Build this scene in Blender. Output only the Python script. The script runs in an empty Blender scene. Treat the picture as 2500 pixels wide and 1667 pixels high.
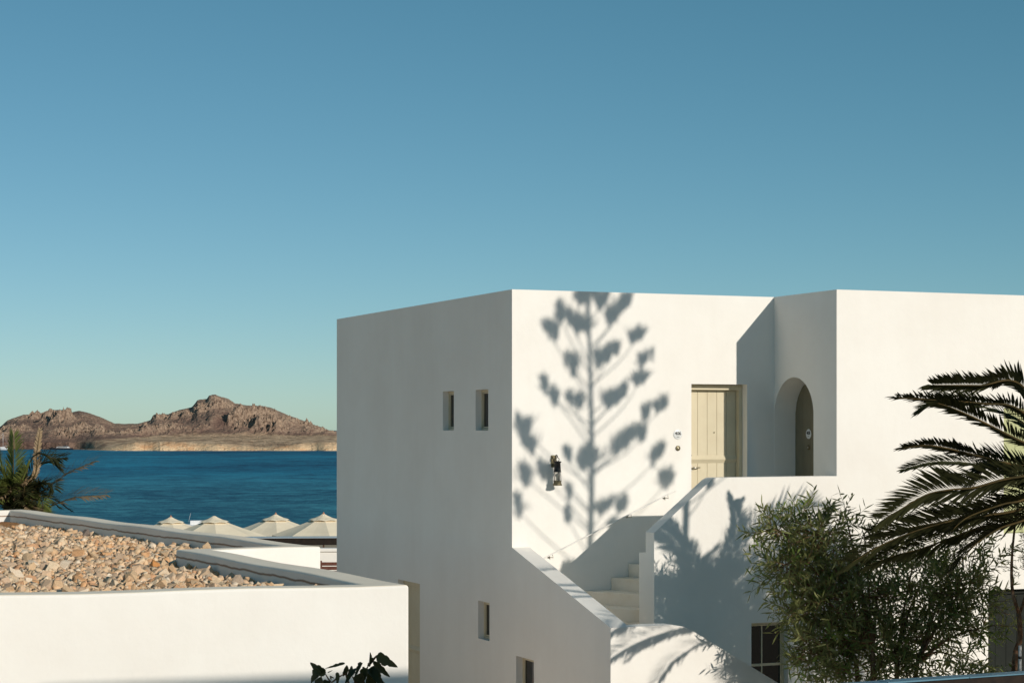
import bpy, bmesh, math, random
import numpy as np
from mathutils import Vector, Matrix

random.seed(7)
RNG = np.random.default_rng(11)
R = math.radians
SC = bpy.context.scene
COL = SC.collection

# ------------------------------------------------------------------ camera
F = 4762.0            # focal length in photograph pixels (2500 wide)
HOR = 1045.0          # eye level row of the photograph
EYE = 4.5
cam = bpy.data.cameras.new('camera')
cam.sensor_width = 36.0
cam.lens = F / 2500.0 * 36.0
cam.shift_y = (HOR - 833.5) / 2500.0
cam.clip_start = 0.1
cam.clip_end = 20000.0
camo = bpy.data.objects.new('camera', cam)
camo.location = (0, 0, EYE)
camo.rotation_euler = (R(90), 0, 0)
COL.objects.link(camo)
SC.camera = camo

# ------------------------------------------------------------------ light
HA = R(22.65)                                     # turn of the house
U = Vector((math.cos(HA), math.sin(HA), 0))
N = Vector((math.sin(HA), -math.cos(HA), 0))
SUN_EL = R(20.5)
hz = (N * 1.0 + U * 0.37).normalized()
S = (hz * math.cos(SUN_EL) + Vector((0, 0, math.sin(SUN_EL)))).normalized()   # towards the sun
sun = bpy.data.lights.new('sun', 'SUN')
sun.energy = 3.6
sun.angle = R(0.53)
sun.color = (1.0, 0.915, 0.80)
suno = bpy.data.objects.new('sun', sun)
suno.rotation_euler = (-S).to_track_quat('-Z', 'Y').to_euler()
suno.location = (20, -20, 30)
COL.objects.link(suno)

world = bpy.data.worlds.new('World')
SC.world = world
world.use_nodes = True
wt = world.node_tree
wt.nodes.clear()
sky = wt.nodes.new('ShaderNodeTexSky')
sky.sky_type = 'NISHITA'
sky.sun_disc = False
sky.sun_elevation = SUN_EL
sky.sun_rotation = math.atan2(S.x, S.y)
sky.altitude = 0
sky.air_density = 0.62
sky.dust_density = 0.22
sky.ozone_density = 2.0
bg = wt.nodes.new('ShaderNodeBackground')
bg.inputs['Strength'].default_value = 0.104
wo = wt.nodes.new('ShaderNodeOutputWorld')
tint = wt.nodes.new('ShaderNodeMix'); tint.data_type = 'RGBA'; tint.blend_type = 'MULTIPLY'   # film stock: a little towards teal
tint.inputs['Factor'].default_value = 1.0
tint.inputs['B'].default_value = (1, 1, 1, 1)
wt.links.new(sky.outputs[0], tint.inputs['A'])
# uniform film response per channel: colour' = k * colour ** g
spl = wt.nodes.new('ShaderNodeSeparateColor'); cmb = wt.nodes.new('ShaderNodeCombineColor')
wt.links.new(tint.outputs['Result'], spl.inputs[0])
for ch, (k_, g_) in enumerate(((0.65, 1.12), (0.702, 0.85), (0.67, 0.89))):
    a_ = wt.nodes.new('ShaderNodeMath'); a_.operation = 'MULTIPLY'; a_.inputs[1].default_value = 0.104
    p_ = wt.nodes.new('ShaderNodeMath'); p_.operation = 'POWER'; p_.inputs[1].default_value = g_
    m_ = wt.nodes.new('ShaderNodeMath'); m_.operation = 'MULTIPLY'; m_.inputs[1].default_value = k_ / 0.104
    wt.links.new(spl.outputs[ch], a_.inputs[0]); wt.links.new(a_.outputs[0], p_.inputs[0]); wt.links.new(p_.outputs[0], m_.inputs[0])
    wt.links.new(m_.outputs[0], cmb.inputs[ch])
wt.links.new(cmb.outputs[0], bg.inputs['Color'])
wt.links.new(bg.outputs[0], wo.inputs['Surface'])

vs = SC.view_settings
vs.view_transform = 'Standard'
vs.look = 'None'
vs.exposure = 0.0
vs.gamma = 1.0
vs.use_curve_mapping = False


def P(px, py, d):
    return Vector(((px - 1250.0) / F * d, d, EYE + (HOR - py) / F * d))


# ------------------------------------------------------------------ helpers
def add_obj(name, me, parent=None, mats=()):
    o = bpy.data.objects.new(name, me)
    COL.objects.link(o)
    for m in mats:
        o.data.materials.append(m)
    if parent is not None:
        o.parent = parent
    return o


def thing(name, label, cat, loc=(0, 0, 0), rz=0.0, group=None):
    o = bpy.data.objects.new(name, None)
    o.empty_display_size = 0.2
    COL.objects.link(o)
    o.location = loc
    o.rotation_euler = (0, 0, rz)
    o['label'] = label
    o['category'] = cat
    if group:
        o['group'] = group
    return o


def copy_tree(o, parent=None):
    c = o.copy()
    COL.objects.link(c)
    c.parent = parent
    for ch in list(o.children):
        copy_tree(ch, c)
    return c


class MB:
    """collects shapes in one mesh"""
    def __init__(self):
        self.v = []; self.f = []; self.mi = []; self.sm = []

    def add(self, vs_, fs_, mi=0, smooth=False):
        b = len(self.v)
        self.v += [tuple(q) for q in vs_]
        for q in fs_:
            self.f.append(tuple(i + b for i in q)); self.mi.append(mi); self.sm.append(smooth)

    def box(self, x0, x1, y0, y1, z0, z1, mi=0, M=None):
        vs_ = [Vector(q) for q in ((x0, y0, z0), (x1, y0, z0), (x1, y1, z0), (x0, y1, z0),
                                   (x0, y0, z1), (x1, y0, z1), (x1, y1, z1), (x0, y1, z1))]
        if M is not None:
            vs_ = [M @ q for q in vs_]
        fs_ = [(0, 3, 2, 1), (4, 5, 6, 7), (0, 1, 5, 4), (1, 2, 6, 5), (2, 3, 7, 6), (3, 0, 4, 7)]
        if M is not None and M.to_3x3().determinant() < 0:
            fs_ = [tuple(reversed(q)) for q in fs_]
        self.add(vs_, fs_, mi)

    def prism(self, pts, axis, a0, a1, mi=0):
        """pts polygon in the other two axes, extruded along axis"""
        n = len(pts)
        def mk(p, a):
            if axis == 'z': return (p[0], p[1], a)
            if axis == 'y': return (p[0], a, p[1])
            return (a, p[0], p[1])
        vs_ = [mk(p, a0) for p in pts] + [mk(p, a1) for p in pts]
        fs_ = [tuple(range(n)), tuple(range(2 * n - 1, n - 1, -1))]
        for i in range(n):
            j = (i + 1) % n
            fs_.append((i, n + i, n + j, j))
        self.add(vs_, fs_, mi)

    def lathe(self, prof, c=(0, 0, 0), seg=16, mi=0, M=None, smooth=True, close=True):
        vs_ = []; fs_ = []
        for r, z in prof:
            for k in range(seg):
                a = 2 * math.pi * k / seg
                q = Vector((c[0] + r * math.cos(a), c[1] + r * math.sin(a), c[2] + z))
                vs_.append(M @ q if M is not None else q)
        for i in range(len(prof) - 1):
            for k in range(seg):
                k2 = (k + 1) % seg
                fs_.append((i * seg + k, i * seg + k2, (i + 1) * seg + k2, (i + 1) * seg + k))
        if close:
            fs_.append(tuple(range(seg - 1, -1, -1)))
            b = (len(prof) - 1) * seg
            fs_.append(tuple(range(b, b + seg)))
        self.add(vs_, fs_, mi, smooth)

    def tube(self, pts, rad, seg=6, mi=0, smooth=True):
        pts = [Vector(p) for p in pts]
        n = len(pts)
        if not hasattr(rad, '__len__'):
            rad = [rad] * n
        vs_ = []; fs_ = []
        prev = None
        for i, p in enumerate(pts):
            t = (pts[min(i + 1, n - 1)] - pts[max(i - 1, 0)]).normalized()
            if prev is None:
                a = Vector((0, 0, 1)) if abs(t.z) < 0.9 else Vector((1, 0, 0))
                e1 = t.cross(a).normalized()
            else:
                e1 = (prev - t * prev.dot(t)).normalized()
            prev = e1
            e2 = t.cross(e1)
            for k in range(seg):
                an = 2 * math.pi * k / seg
                vs_.append(p + (e1 * math.cos(an) + e2 * math.sin(an)) * rad[i])
        for i in range(n - 1):
            for k in range(seg):
                k2 = (k + 1) % seg
                fs_.append((i * seg + k, i * seg + k2, (i + 1) * seg + k2, (i + 1) * seg + k))
        fs_.append(tuple(range(seg - 1, -1, -1)))
        fs_.append(tuple(range((n - 1) * seg, n * seg)))
        self.add(vs_, fs_, mi, smooth)

    def leaf(self, p, d, up, L, W, droop=0.0, mi=0, tint=None):
        """narrow pointed blade, two tris and two quads"""
        d = d.normalized()
        s = d.cross(up)
        if s.length < 1e-4:
            s = d.cross(Vector((1, 0, 0)))
        s.normalize()
        nn = s.cross(d)
        q1 = p + d * (L * 0.33) + nn * (0.02 * L)
        q2 = p + d * (L * 0.70) - Vector((0, 0, 1)) * (droop * L * 0.4)
        q3 = p + d * L - Vector((0, 0, 1)) * (droop * L)
        h = W * 0.5
        vs_ = [p, q1 - s * h, q1 + s * h, q2 - s * h * 0.75, q2 + s * h * 0.75, q3]
        self.add(vs_, [(0, 2, 1), (1, 2, 4, 3), (3, 4, 5)], mi, True)

    def mesh(self, name):
        me = bpy.data.meshes.new(name)
        me.from_pydata([tuple(q) for q in self.v], [], self.f)
        me.polygons.foreach_set('material_index', self.mi)
        me.polygons.foreach_set('use_smooth', self.sm)
        me.update()
        return me

    def build(self, name, mat, parent=None, bevel=0.0, seg=2, fix=False):
        me = self.mesh(name)
        if fix:
            bm = bmesh.new(); bm.from_mesh(me)
            bmesh.ops.recalc_face_normals(bm, faces=bm.faces)
            bm.to_mesh(me); bm.free()
        mats = mat if isinstance(mat, (list, tuple)) else [mat]
        o = add_obj(name, me, parent, mats)
        if bevel > 0:
            m = o.modifiers.new('Bevel', 'BEVEL')
            m.width = bevel; m.segments = seg; m.limit_method = 'ANGLE'; m.angle_limit = R(35)
        return o


def boolean(o, cutters, op):
    for c in cutters:
        m = o.modifiers.new('b', 'BOOLEAN')
        m.object = c; m.operation = op; m.solver = 'EXACT'
    dg = bpy.context.evaluated_depsgraph_get()
    me = bpy.data.meshes.new_from_object(o.evaluated_get(dg))
    o.modifiers.clear()
    old = o.data
    mats = [m for m in old.materials]
    o.data = me
    me.materials.clear()
    for m in mats:
        me.materials.append(m)
    me.polygons.foreach_set('material_index', [0] * len(me.polygons))
    for c in cutters:
        d = c.data
        bpy.data.objects.remove(c)
        bpy.data.meshes.remove(d)


def tidy(o, ang=0.3):
    bm = bmesh.new(); bm.from_mesh(o.data)
    bmesh.ops.remove_doubles(bm, verts=bm.verts, dist=0.0005)
    bmesh.ops.dissolve_limit(bm, angle_limit=R(ang), verts=bm.verts, edges=bm.edges)
    bmesh.ops.recalc_face_normals(bm, faces=bm.faces)
    bm.to_mesh(o.data); bm.free()


# ------------------------------------------------------------------ materials
def mat(name, col, rough=0.8, spec=0.3, metal=0.0, noise=None, bump=None, trans=0.0, attr=None):
    """noise=(scale, colour2, lo, hi); bump=(scale, strength, dist)"""
    m = bpy.data.materials.new(name)
    m.use_nodes = True
    nt = m.node_tree
    b = nt.nodes['Principled BSDF']
    b.inputs['Base Color'].default_value = (*col, 1)
    b.inputs['Roughness'].default_value = rough
    b.inputs['Specular IOR Level'].default_value = spec
    b.inputs['Metallic'].default_value = metal
    b.inputs['Transmission Weight'].default_value = trans
    tc = nt.nodes.new('ShaderNodeTexCoord')
    last = None
    if noise:
        n = nt.nodes.new('ShaderNodeTexNoise')
        n.inputs['Scale'].default_value = noise[0]
        n.inputs['Detail'].default_value = 6
        n.inputs['Roughness'].default_value = 0.6
        nt.links.new(tc.outputs['Object'], n.inputs['Vector'])
        cr = nt.nodes.new('ShaderNodeValToRGB')
        cr.color_ramp.elements[0].position = noise[2]
        cr.color_ramp.elements[1].position = noise[3]
        cr.color_ramp.elements[0].color = (*col, 1)
        cr.color_ramp.elements[1].color = (*noise[1], 1)
        nt.links.new(n.outputs['Fac'], cr.inputs['Fac'])
        last = cr.outputs['Color']
    if attr:
        a = nt.nodes.new('ShaderNodeAttribute')
        a.attribute_name = attr
        if last is not None:
            mx = nt.nodes.new('ShaderNodeMix'); mx.data_type = 'RGBA'; mx.blend_type = 'MULTIPLY'
            mx.inputs['Factor'].default_value = 1.0
            nt.links.new(last, mx.inputs['A']); nt.links.new(a.outputs['Color'], mx.inputs['B'])
            last = mx.outputs['Result']
        else:
            last = a.outputs['Color']
    if last is not None:
        nt.links.new(last, b.inputs['Base Color'])
    if bump:
        n2 = nt.nodes.new('ShaderNodeTexNoise')
        n2.inputs['Scale'].default_value = bump[0]
        n2.inputs['Detail'].default_value = 5
        nt.links.new(tc.outputs['Object'], n2.inputs['Vector'])
        bp = nt.nodes.new('ShaderNodeBump')
        bp.inputs['Strength'].default_value = bump[1]
        bp.inputs['Distance'].default_value = bump[2]
        nt.links.new(n2.outputs['Fac'], bp.inputs['Height'])
        nt.links.new(bp.outputs['Normal'], b.inputs['Normal'])
    return m


def leaf_mat(name, c1, c2, rough=0.5, translucent=0.25, scale=3.0, spec=0.35):
    m = bpy.data.materials.new(name)
    m.use_nodes = True
    nt = m.node_tree
    b = nt.nodes['Principled BSDF']
    out = nt.nodes['Material Output']
    tc = nt.nodes.new('ShaderNodeTexCoord')
    n = nt.nodes.new('ShaderNodeTexNoise'); n.inputs['Scale'].default_value = scale; n.inputs['Detail'].default_value = 3
    nt.links.new(tc.outputs['Object'], n.inputs['Vector'])
    n2 = nt.nodes.new('ShaderNodeNewGeometry')
    ad = nt.nodes.new('ShaderNodeMath'); ad.operation = 'MULTIPLY_ADD'
    ad.inputs[1].default_value = 0.55; ad.inputs[2].default_value = -0.05
    nt.links.new(n2.outputs['Random Per Island'], ad.inputs[0])
    ad2 = nt.nodes.new('ShaderNodeMath'); ad2.operation = 'MULTIPLY_ADD'; ad2.inputs[1].default_value = 0.6
    nt.links.new(n.outputs['Fac'], ad2.inputs[0]); nt.links.new(ad.outputs[0], ad2.inputs[2])
    mx = nt.nodes.new('ShaderNodeMix'); mx.data_type = 'RGBA'
    mx.inputs['A'].default_value = (*c1, 1); mx.inputs['B'].default_value = (*c2, 1)
    nt.links.new(ad2.outputs[0], mx.inputs['Factor'])
    nt.links.new(mx.outputs['Result'], b.inputs['Base Color'])
    b.inputs['Roughness'].default_value = rough
    b.inputs['Specular IOR Level'].default_value = spec
    tr = nt.nodes.new('ShaderNodeBsdfTranslucent')
    nt.links.new(mx.outputs['Result'], tr.inputs['Color'])
    ms = nt.nodes.new('ShaderNodeMixShader'); ms.inputs[0].default_value = translucent
    nt.links.new(b.outputs[0], ms.inputs[1]); nt.links.new(tr.outputs[0], ms.inputs[2])
    nt.links.new(ms.outputs[0], out.inputs['Surface'])
    return m


def plaster_mat(name, c1, c2, stain=None):
    """white lime plaster: faint trowel patches, faint rain streaks, fine relief"""
    m = bpy.data.materials.new(name)
    m.use_nodes = True
    nt = m.node_tree; L = nt.links.new
    b = nt.nodes['Principled BSDF']
    b.inputs['Roughness'].default_value = 0.85
    b.inputs['Specular IOR Level'].default_value = 0.2
    tc = nt.nodes.new('ShaderNodeTexCoord')
    n = nt.nodes.new('ShaderNodeTexNoise'); n.inputs['Scale'].default_value = 0.7; n.inputs['Detail'].default_value = 7
    n.inputs['Roughness'].default_value = 0.62
    L(tc.outputs['Object'], n.inputs['Vector'])
    mp = nt.nodes.new('ShaderNodeMapping'); mp.inputs['Scale'].default_value = (7, 7, 0.55)
    L(tc.outputs['Object'], mp.inputs['Vector'])
    n3 = nt.nodes.new('ShaderNodeTexNoise'); n3.inputs['Scale'].default_value = 1.0; n3.inputs['Detail'].default_value = 4
    L(mp.outputs[0], n3.inputs['Vector'])
    av = nt.nodes.new('ShaderNodeMath'); av.operation = 'MULTIPLY_ADD'; av.inputs[1].default_value = 0.16
    L(n3.outputs['Fac'], av.inputs[0])
    sc_ = nt.nodes.new('ShaderNodeMath'); sc_.operation = 'MULTIPLY'; sc_.inputs[1].default_value = 0.84
    L(n.outputs['Fac'], sc_.inputs[0]); L(sc_.outputs[0], av.inputs[2])
    cr = nt.nodes.new('ShaderNodeValToRGB')
    cr.color_ramp.elements[0].position = 0.36; cr.color_ramp.elements[1].position = 0.62
    cr.color_ramp.elements[0].color = (*c2, 1); cr.color_ramp.elements[1].color = (*c1, 1)
    L(av.outputs[0], cr.inputs['Fac'])
    last = cr.outputs['Color']
    if stain:
        z, wdt, colr = stain
        sx = nt.nodes.new('ShaderNodeSeparateXYZ'); L(tc.outputs['Object'], sx.inputs[0])
        nz = nt.nodes.new('ShaderNodeTexNoise'); nz.inputs['Scale'].default_value = 2.2; nz.inputs['Detail'].default_value = 6
        L(tc.outputs['Object'], nz.inputs['Vector'])
        w = nt.nodes.new('ShaderNodeMath'); w.operation = 'MULTIPLY_ADD'; w.inputs[1].default_value = 0.06; w.inputs[2].default_value = -z - 0.03
        L(nz.outputs['Fac'], w.inputs[0])
        dz = nt.nodes.new('ShaderNodeMath'); dz.operation = 'ADD'
        L(sx.outputs['Z'], dz.inputs[0]); L(w.outputs[0], dz.inputs[1])
        ab = nt.nodes.new('ShaderNodeMath'); ab.operation = 'ABSOLUTE'; L(dz.outputs[0], ab.inputs[0])
        mr = nt.nodes.new('ShaderNodeMapRange'); mr.inputs['From Min'].default_value = wdt; mr.inputs['From Max'].default_value = wdt * 0.25
        mr.inputs['To Min'].default_value = 0; mr.inputs['To Max'].default_value = 0.85
        L(ab.outputs[0], mr.inputs['Value'])
        mx = nt.nodes.new('ShaderNodeMix'); mx.data_type = 'RGBA'
        mx.inputs['B'].default_value = (*colr, 1)
        L(mr.outputs[0], mx.inputs['Factor']); L(last, mx.inputs['A'])
        last = mx.outputs['Result']
    L(last, b.inputs['Base Color'])
    n2 = nt.nodes.new('ShaderNodeTexNoise'); n2.inputs['Scale'].default_value = 5.0; n2.inputs['Detail'].default_value = 8
    n2.inputs['Roughness'].default_value = 0.65
    L(tc.outputs['Object'], n2.inputs['Vector'])
    bp = nt.nodes.new('ShaderNodeBump'); bp.inputs['Strength'].default_value = 0.4; bp.inputs['Distance'].default_value = 0.012
    wv = nt.nodes.new('ShaderNodeTexNoise'); wv.inputs['Scale'].default_value = 1.3; wv.inputs['Detail'].default_value = 2
    L(tc.outputs['Object'], wv.inputs['Vector'])
    hs = nt.nodes.new('ShaderNodeMath'); hs.operation = 'MULTIPLY_ADD'; hs.inputs[1].default_value = 1.6
    L(wv.outputs['Fac'], hs.inputs[0]); L(n2.outputs['Fac'], hs.inputs[2])
    L(hs.outputs[0], bp.inputs['Height'])
    L(bp.outputs['Normal'], b.inputs['Normal'])
    return m


PLASTER = plaster_mat('white_plaster', (0.86, 0.84, 0.795), (0.815, 0.785, 0.735))
PLASTER_IN = plaster_mat('white_plaster_upstand', (0.85, 0.83, 0.785), (0.81, 0.78, 0.73), stain=(2.885, 0.018, (0.22, 0.11, 0.045)))
TOP_LIT = plaster_mat('parapet_top_sunlit', (0.95, 0.87, 0.73), (0.90, 0.80, 0.66))  # parapet tops: sunlit brightness put into a lighter, warmer plaster colour
STEP_M = mat('step_plaster', (0.84, 0.77, 0.66), 0.85, 0.2, noise=(3.5, (0.76, 0.66, 0.52), 0.45, 0.75), bump=(9, 0.3, 0.01))
OLIVE = mat('olive_paint', (0.63, 0.565, 0.41), 0.55, 0.35, noise=(4, (0.59, 0.52, 0.37), 0.4, 0.7))
GREEN_P = mat('pale_green_paint', (0.48, 0.50, 0.27), 0.55, 0.35, noise=(4, (0.45, 0.47, 0.25), 0.4, 0.7))
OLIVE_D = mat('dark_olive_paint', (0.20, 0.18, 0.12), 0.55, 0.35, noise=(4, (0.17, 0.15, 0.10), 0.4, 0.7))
SHADE_D = mat('dark_green_door_shade', (0.022, 0.026, 0.022), 0.7, 0.1, noise=(4, (0.018, 0.02, 0.018), 0.4, 0.7))  # near-black green: the tree and palm shade on this door is in the colour
GLASS_D = mat('window_glass', (0.012, 0.013, 0.012), 0.05, 0.5)
BLACK_M = mat('black_iron', (0.018, 0.018, 0.018), 0.55, 0.4, noise=(30, (0.035, 0.033, 0.03), 0.4, 0.7))
BRASS = mat('aged_brass', (0.20, 0.17, 0.10), 0.45, 0.5, 0.7, noise=(40, (0.14, 0.12, 0.07), 0.4, 0.7))
STEEL = mat('brushed_steel', (0.55, 0.52, 0.46), 0.35, 0.5, 1.0)
WHITE_P = mat('white_enamel', (0.80, 0.785, 0.75), 0.4, 0.4)
PLATE_M = mat('number_plate_enamel', (0.72, 0.735, 0.73), 0.35, 0.4)
INK = mat('black_ink', (0.02, 0.02, 0.02), 0.6, 0.2)
LAMP_GLASS = mat('lantern_glass', (0.95, 0.93, 0.9), 0.02, 0.5, trans=1.0)
BARK = mat('red_brown_bark', (0.17, 0.085, 0.045), 0.85, 0.2, noise=(14, (0.30, 0.20, 0.13), 0.45, 0.7), bump=(25, 0.6, 0.01))
BARK_G = mat('grey_brown_bark', (0.10, 0.075, 0.05), 0.9, 0.2, noise=(10, (0.17, 0.13, 0.09), 0.4, 0.7), bump=(20, 0.8, 0.015))
RACHIS = mat('palm_rachis', (0.055, 0.045, 0.02), 0.8, 0.1, noise=(6, (0.12, 0.08, 0.03), 0.4, 0.7))
PALM_L = leaf_mat('palm_leaflet', (0.018, 0.022, 0.010), (0.065, 0.068, 0.026), 0.65, 0.12, spec=0.12)
PALM_G = leaf_mat('palm_leaflet_green', (0.06, 0.085, 0.02), (0.27, 0.31, 0.085), 0.5, 0.4)
PALM_DRY = leaf_mat('palm_leaflet_dry', (0.20, 0.135, 0.065), (0.42, 0.31, 0.19), 0.7, 0.15)
SHRUB_L = leaf_mat('shrub_leaf', (0.09, 0.112, 0.034), (0.335, 0.35, 0.135), 0.5, 0.45, 2.0)
SHRUB_Y = leaf_mat('shrub_leaf_young', (0.10, 0.15, 0.03), (0.19, 0.26, 0.06), 0.45, 0.3, 2.0)
FIG_L = leaf_mat('fig_leaf', (0.035, 0.03, 0.012), (0.07, 0.075, 0.025), 0.55, 0.2, 6.0)
STONE = mat('gravel_stone', (1.0, 1.0, 1.0), 0.9, 0.2, noise=(11, (0.78, 0.70, 0.62), 0.42, 0.72), bump=(35, 0.7, 0.01), attr='tint')
SOIL = mat('red_soil', (0.36, 0.17, 0.07), 0.95, 0.1, noise=(9, (0.48, 0.27, 0.13), 0.4, 0.7), bump=(30, 0.9, 0.02))
CANVAS = mat('cream_canvas', (0.86, 0.76, 0.58), 0.85, 0.15, noise=(2, (0.80, 0.70, 0.53), 0.35, 0.7), bump=(60, 0.15, 0.004))
WOOD_L = mat('pink_wood_finial', (0.42, 0.22, 0.15), 0.6, 0.3, noise=(20, (0.34, 0.16, 0.1), 0.4, 0.7))
DARK_W = mat('dark_timber_shade', (0.014, 0.010, 0.008), 0.7, 0.2, noise=(8, (0.028, 0.018, 0.012), 0.4, 0.7), bump=(30, 0.5, 0.006))  # dark timber, taken to near-black: shade on the fascias is in the colour
RED_W = mat('red_brown_timber', (0.13, 0.05, 0.035), 0.75, 0.25, noise=(8, (0.18, 0.075, 0.05), 0.4, 0.7))
ZINC = mat('zinc_coping', (0.50, 0.56, 0.60), 0.4, 0.5, 0.3, noise=(3, (0.44, 0.5, 0.54), 0.4, 0.7))
BLUE_E = mat('blue_grey_paint', (0.10, 0.22, 0.30), 0.5, 0.35, noise=(5, (0.085, 0.19, 0.26), 0.4, 0.7))
PAVING = mat('pale_paving', (0.76, 0.61, 0.51), 0.9, 0.2, noise=(1.2, (0.68, 0.53, 0.43), 0.4, 0.7), bump=(12, 0.4, 0.01))
SOIL_D = mat('dark_garden_soil', (0.24, 0.19, 0.13), 0.95, 0.1, noise=(2.0, (0.15, 0.12, 0.08), 0.4, 0.7), bump=(10, 0.8, 0.03))
HULL_D = mat('dark_hull', (0.02, 0.024, 0.035), 0.3, 0.5)
HULL_W = mat('white_hull', (0.78, 0.78, 0.78), 0.35, 0.5)
MAST_M = mat('mast_alloy', (0.62, 0.62, 0.62), 0.4, 0.5, 0.4)
AGAVE_M = mat('agave_stalk', (0.16, 0.13, 0.07), 0.8, 0.2, noise=(5, (0.11, 0.12, 0.05), 0.4, 0.7))
AGAVE_L = mat('agave_leaf', (0.15, 0.20, 0.15), 0.6, 0.3, noise=(3, (0.2, 0.25, 0.17), 0.4, 0.7))
SAND_M = mat('dry_ground', (0.46, 0.37, 0.26), 0.95, 0.1, noise=(0.4, (0.36, 0.28, 0.19), 0.4, 0.7), bump=(3, 0.5, 0.03))


# ------------------------------------------------------------------ noise
def _hash(ix, iy, seed):
    h = (ix.astype(np.int64) * 374761393 + iy.astype(np.int64) * 668265263 + seed * 1442695041) & 0xffffffff
    h = ((h ^ (h >> 13)) * 1274126177) & 0xffffffff
    h = h ^ (h >> 16)
    return (h & 0xffff) / 65535.0


def vnoise(x, y, seed=0):
    x0 = np.floor(x); y0 = np.floor(y)
    fx = x - x0; fy = y - y0
    fx = fx * fx * fx * (fx * (fx * 6 - 15) + 10); fy = fy * fy * fy * (fy * (fy * 6 - 15) + 10)
    a = _hash(x0, y0, seed); b = _hash(x0 + 1, y0, seed)
    c = _hash(x0, y0 + 1, seed); d = _hash(x0 + 1, y0 + 1, seed)
    return (a * (1 - fx) + b * fx) * (1 - fy) + (c * (1 - fx) + d * fx) * fy


def fbm(x, y, oct=5, seed=0, ridged=False):
    s = np.zeros_like(x); a = 0.5; f = 1.0; tot = 0
    for o in range(oct):
        n = vnoise(x * f, y * f, seed + o * 17)
        if ridged:
            n = 1.0 - np.abs(2 * n - 1)
        s += a * n; tot += a; a *= 0.5; f *= 2.03
    return s / tot


def grid_mesh(name, X, Y, Z, smooth=True):
    r, c = X.shape
    me = bpy.data.meshes.new(name)
    me.vertices.add(r * c)
    me.vertices.foreach_set('co', np.stack([X, Y, Z], -1).reshape(-1).astype(np.float32))
    i = np.arange(r * c).reshape(r, c)
    q = np.stack([i[:-1, :-1], i[:-1, 1:], i[1:, 1:], i[1:, :-1]], -1).reshape(-1)
    nf = (r - 1) * (c - 1)
    me.loops.add(nf * 4)
    me.loops.foreach_set('vertex_index', q.astype(np.int32))
    me.polygons.add(nf)
    me.polygons.foreach_set('loop_start', (np.arange(nf) * 4).astype(np.int32))
    me.polygons.foreach_set('use_smooth', np.full(nf, smooth))
    me.update(calc_edges=True)
    me.validate()
    return me


# ------------------------------------------------------------------ ground, sea, far headland
SEA_Z = -9.5
gx = np.concatenate([np.linspace(-2500, -120, 12), np.linspace(-110, 110, 56), np.linspace(120, 2500, 12)])
gy = np.concatenate([np.linspace(-2000, -60, 8), np.linspace(-50, 300, 71), [330, 400]])
GX, GY = np.meshgrid(gx, gy)
GZ = np.interp(GY, [-2000, -60, 46, 58, 95, 150, 240, 400], [3, 0, 0, -1.7, -1.75, -4.5, -10.2, -16.0])
GZ = GZ + (fbm(GX * 0.05, GY * 0.05, 3, 5) - 0.5) * np.clip((GY - 100) / 60, 0, 1) * 1.2
ground = add_obj('ground', grid_mesh('ground', GX, GY, GZ), None, [SAND_M])
ground['kind'] = 'structure'

mb = MB()
mb.prism([(-16, 2), (1.0, 2), (1.0, 22.5), (-2.0, 45.5), (-16, 45.5)], 'z', -0.3, 0.012)
paving = mb.build('pavement', PAVING, fix=True)
paving['kind'] = 'structure'
mb = MB()
mb.prism([(1.01, 2), (30, 2), (30, 45.5), (1.01, 45.5)], 'z', -0.3, 0.008)
gs = mb.build('garden_soil', SOIL_D, fix=True)
gs['kind'] = 'structure'

# sea: sheet of water with wind chop in its relief
SEA_M = bpy.data.materials.new('sea_water'); SEA_M.use_nodes = True
nt = SEA_M.node_tree; L = nt.links.new
nt.nodes.remove(nt.nodes['Principled BSDF'])
tc = nt.nodes.new('ShaderNodeTexCoord')


def sea_noise(sx, sy, det, rough=0.6, rot=0.05):
    mp = nt.nodes.new('ShaderNodeMapping'); mp.inputs['Scale'].default_value = (sx, sy, 1)
    mp.inputs['Rotation'].default_value = (0, 0, rot)
    L(tc.outputs['Object'], mp.inputs['Vector'])
    n = nt.nodes.new('ShaderNodeTexNoise'); n.inputs['Scale'].default_value = 1.0
    n.inputs['Detail'].default_value = det; n.inputs['Roughness'].default_value = rough
    L(mp.outputs[0], n.inputs['Vector'])
    return n.outputs['Fac']


def sea_math(op, a, b_=None, c=None):
    n = nt.nodes.new('ShaderNodeMath'); n.operation = op
    for k, q in enumerate((a, b_, c)):
        if q is None: continue
        if isinstance(q, (int, float)): n.inputs[k].default_value = q
        else: L(q, n.inputs[k])
    return n.outputs[0]


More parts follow.
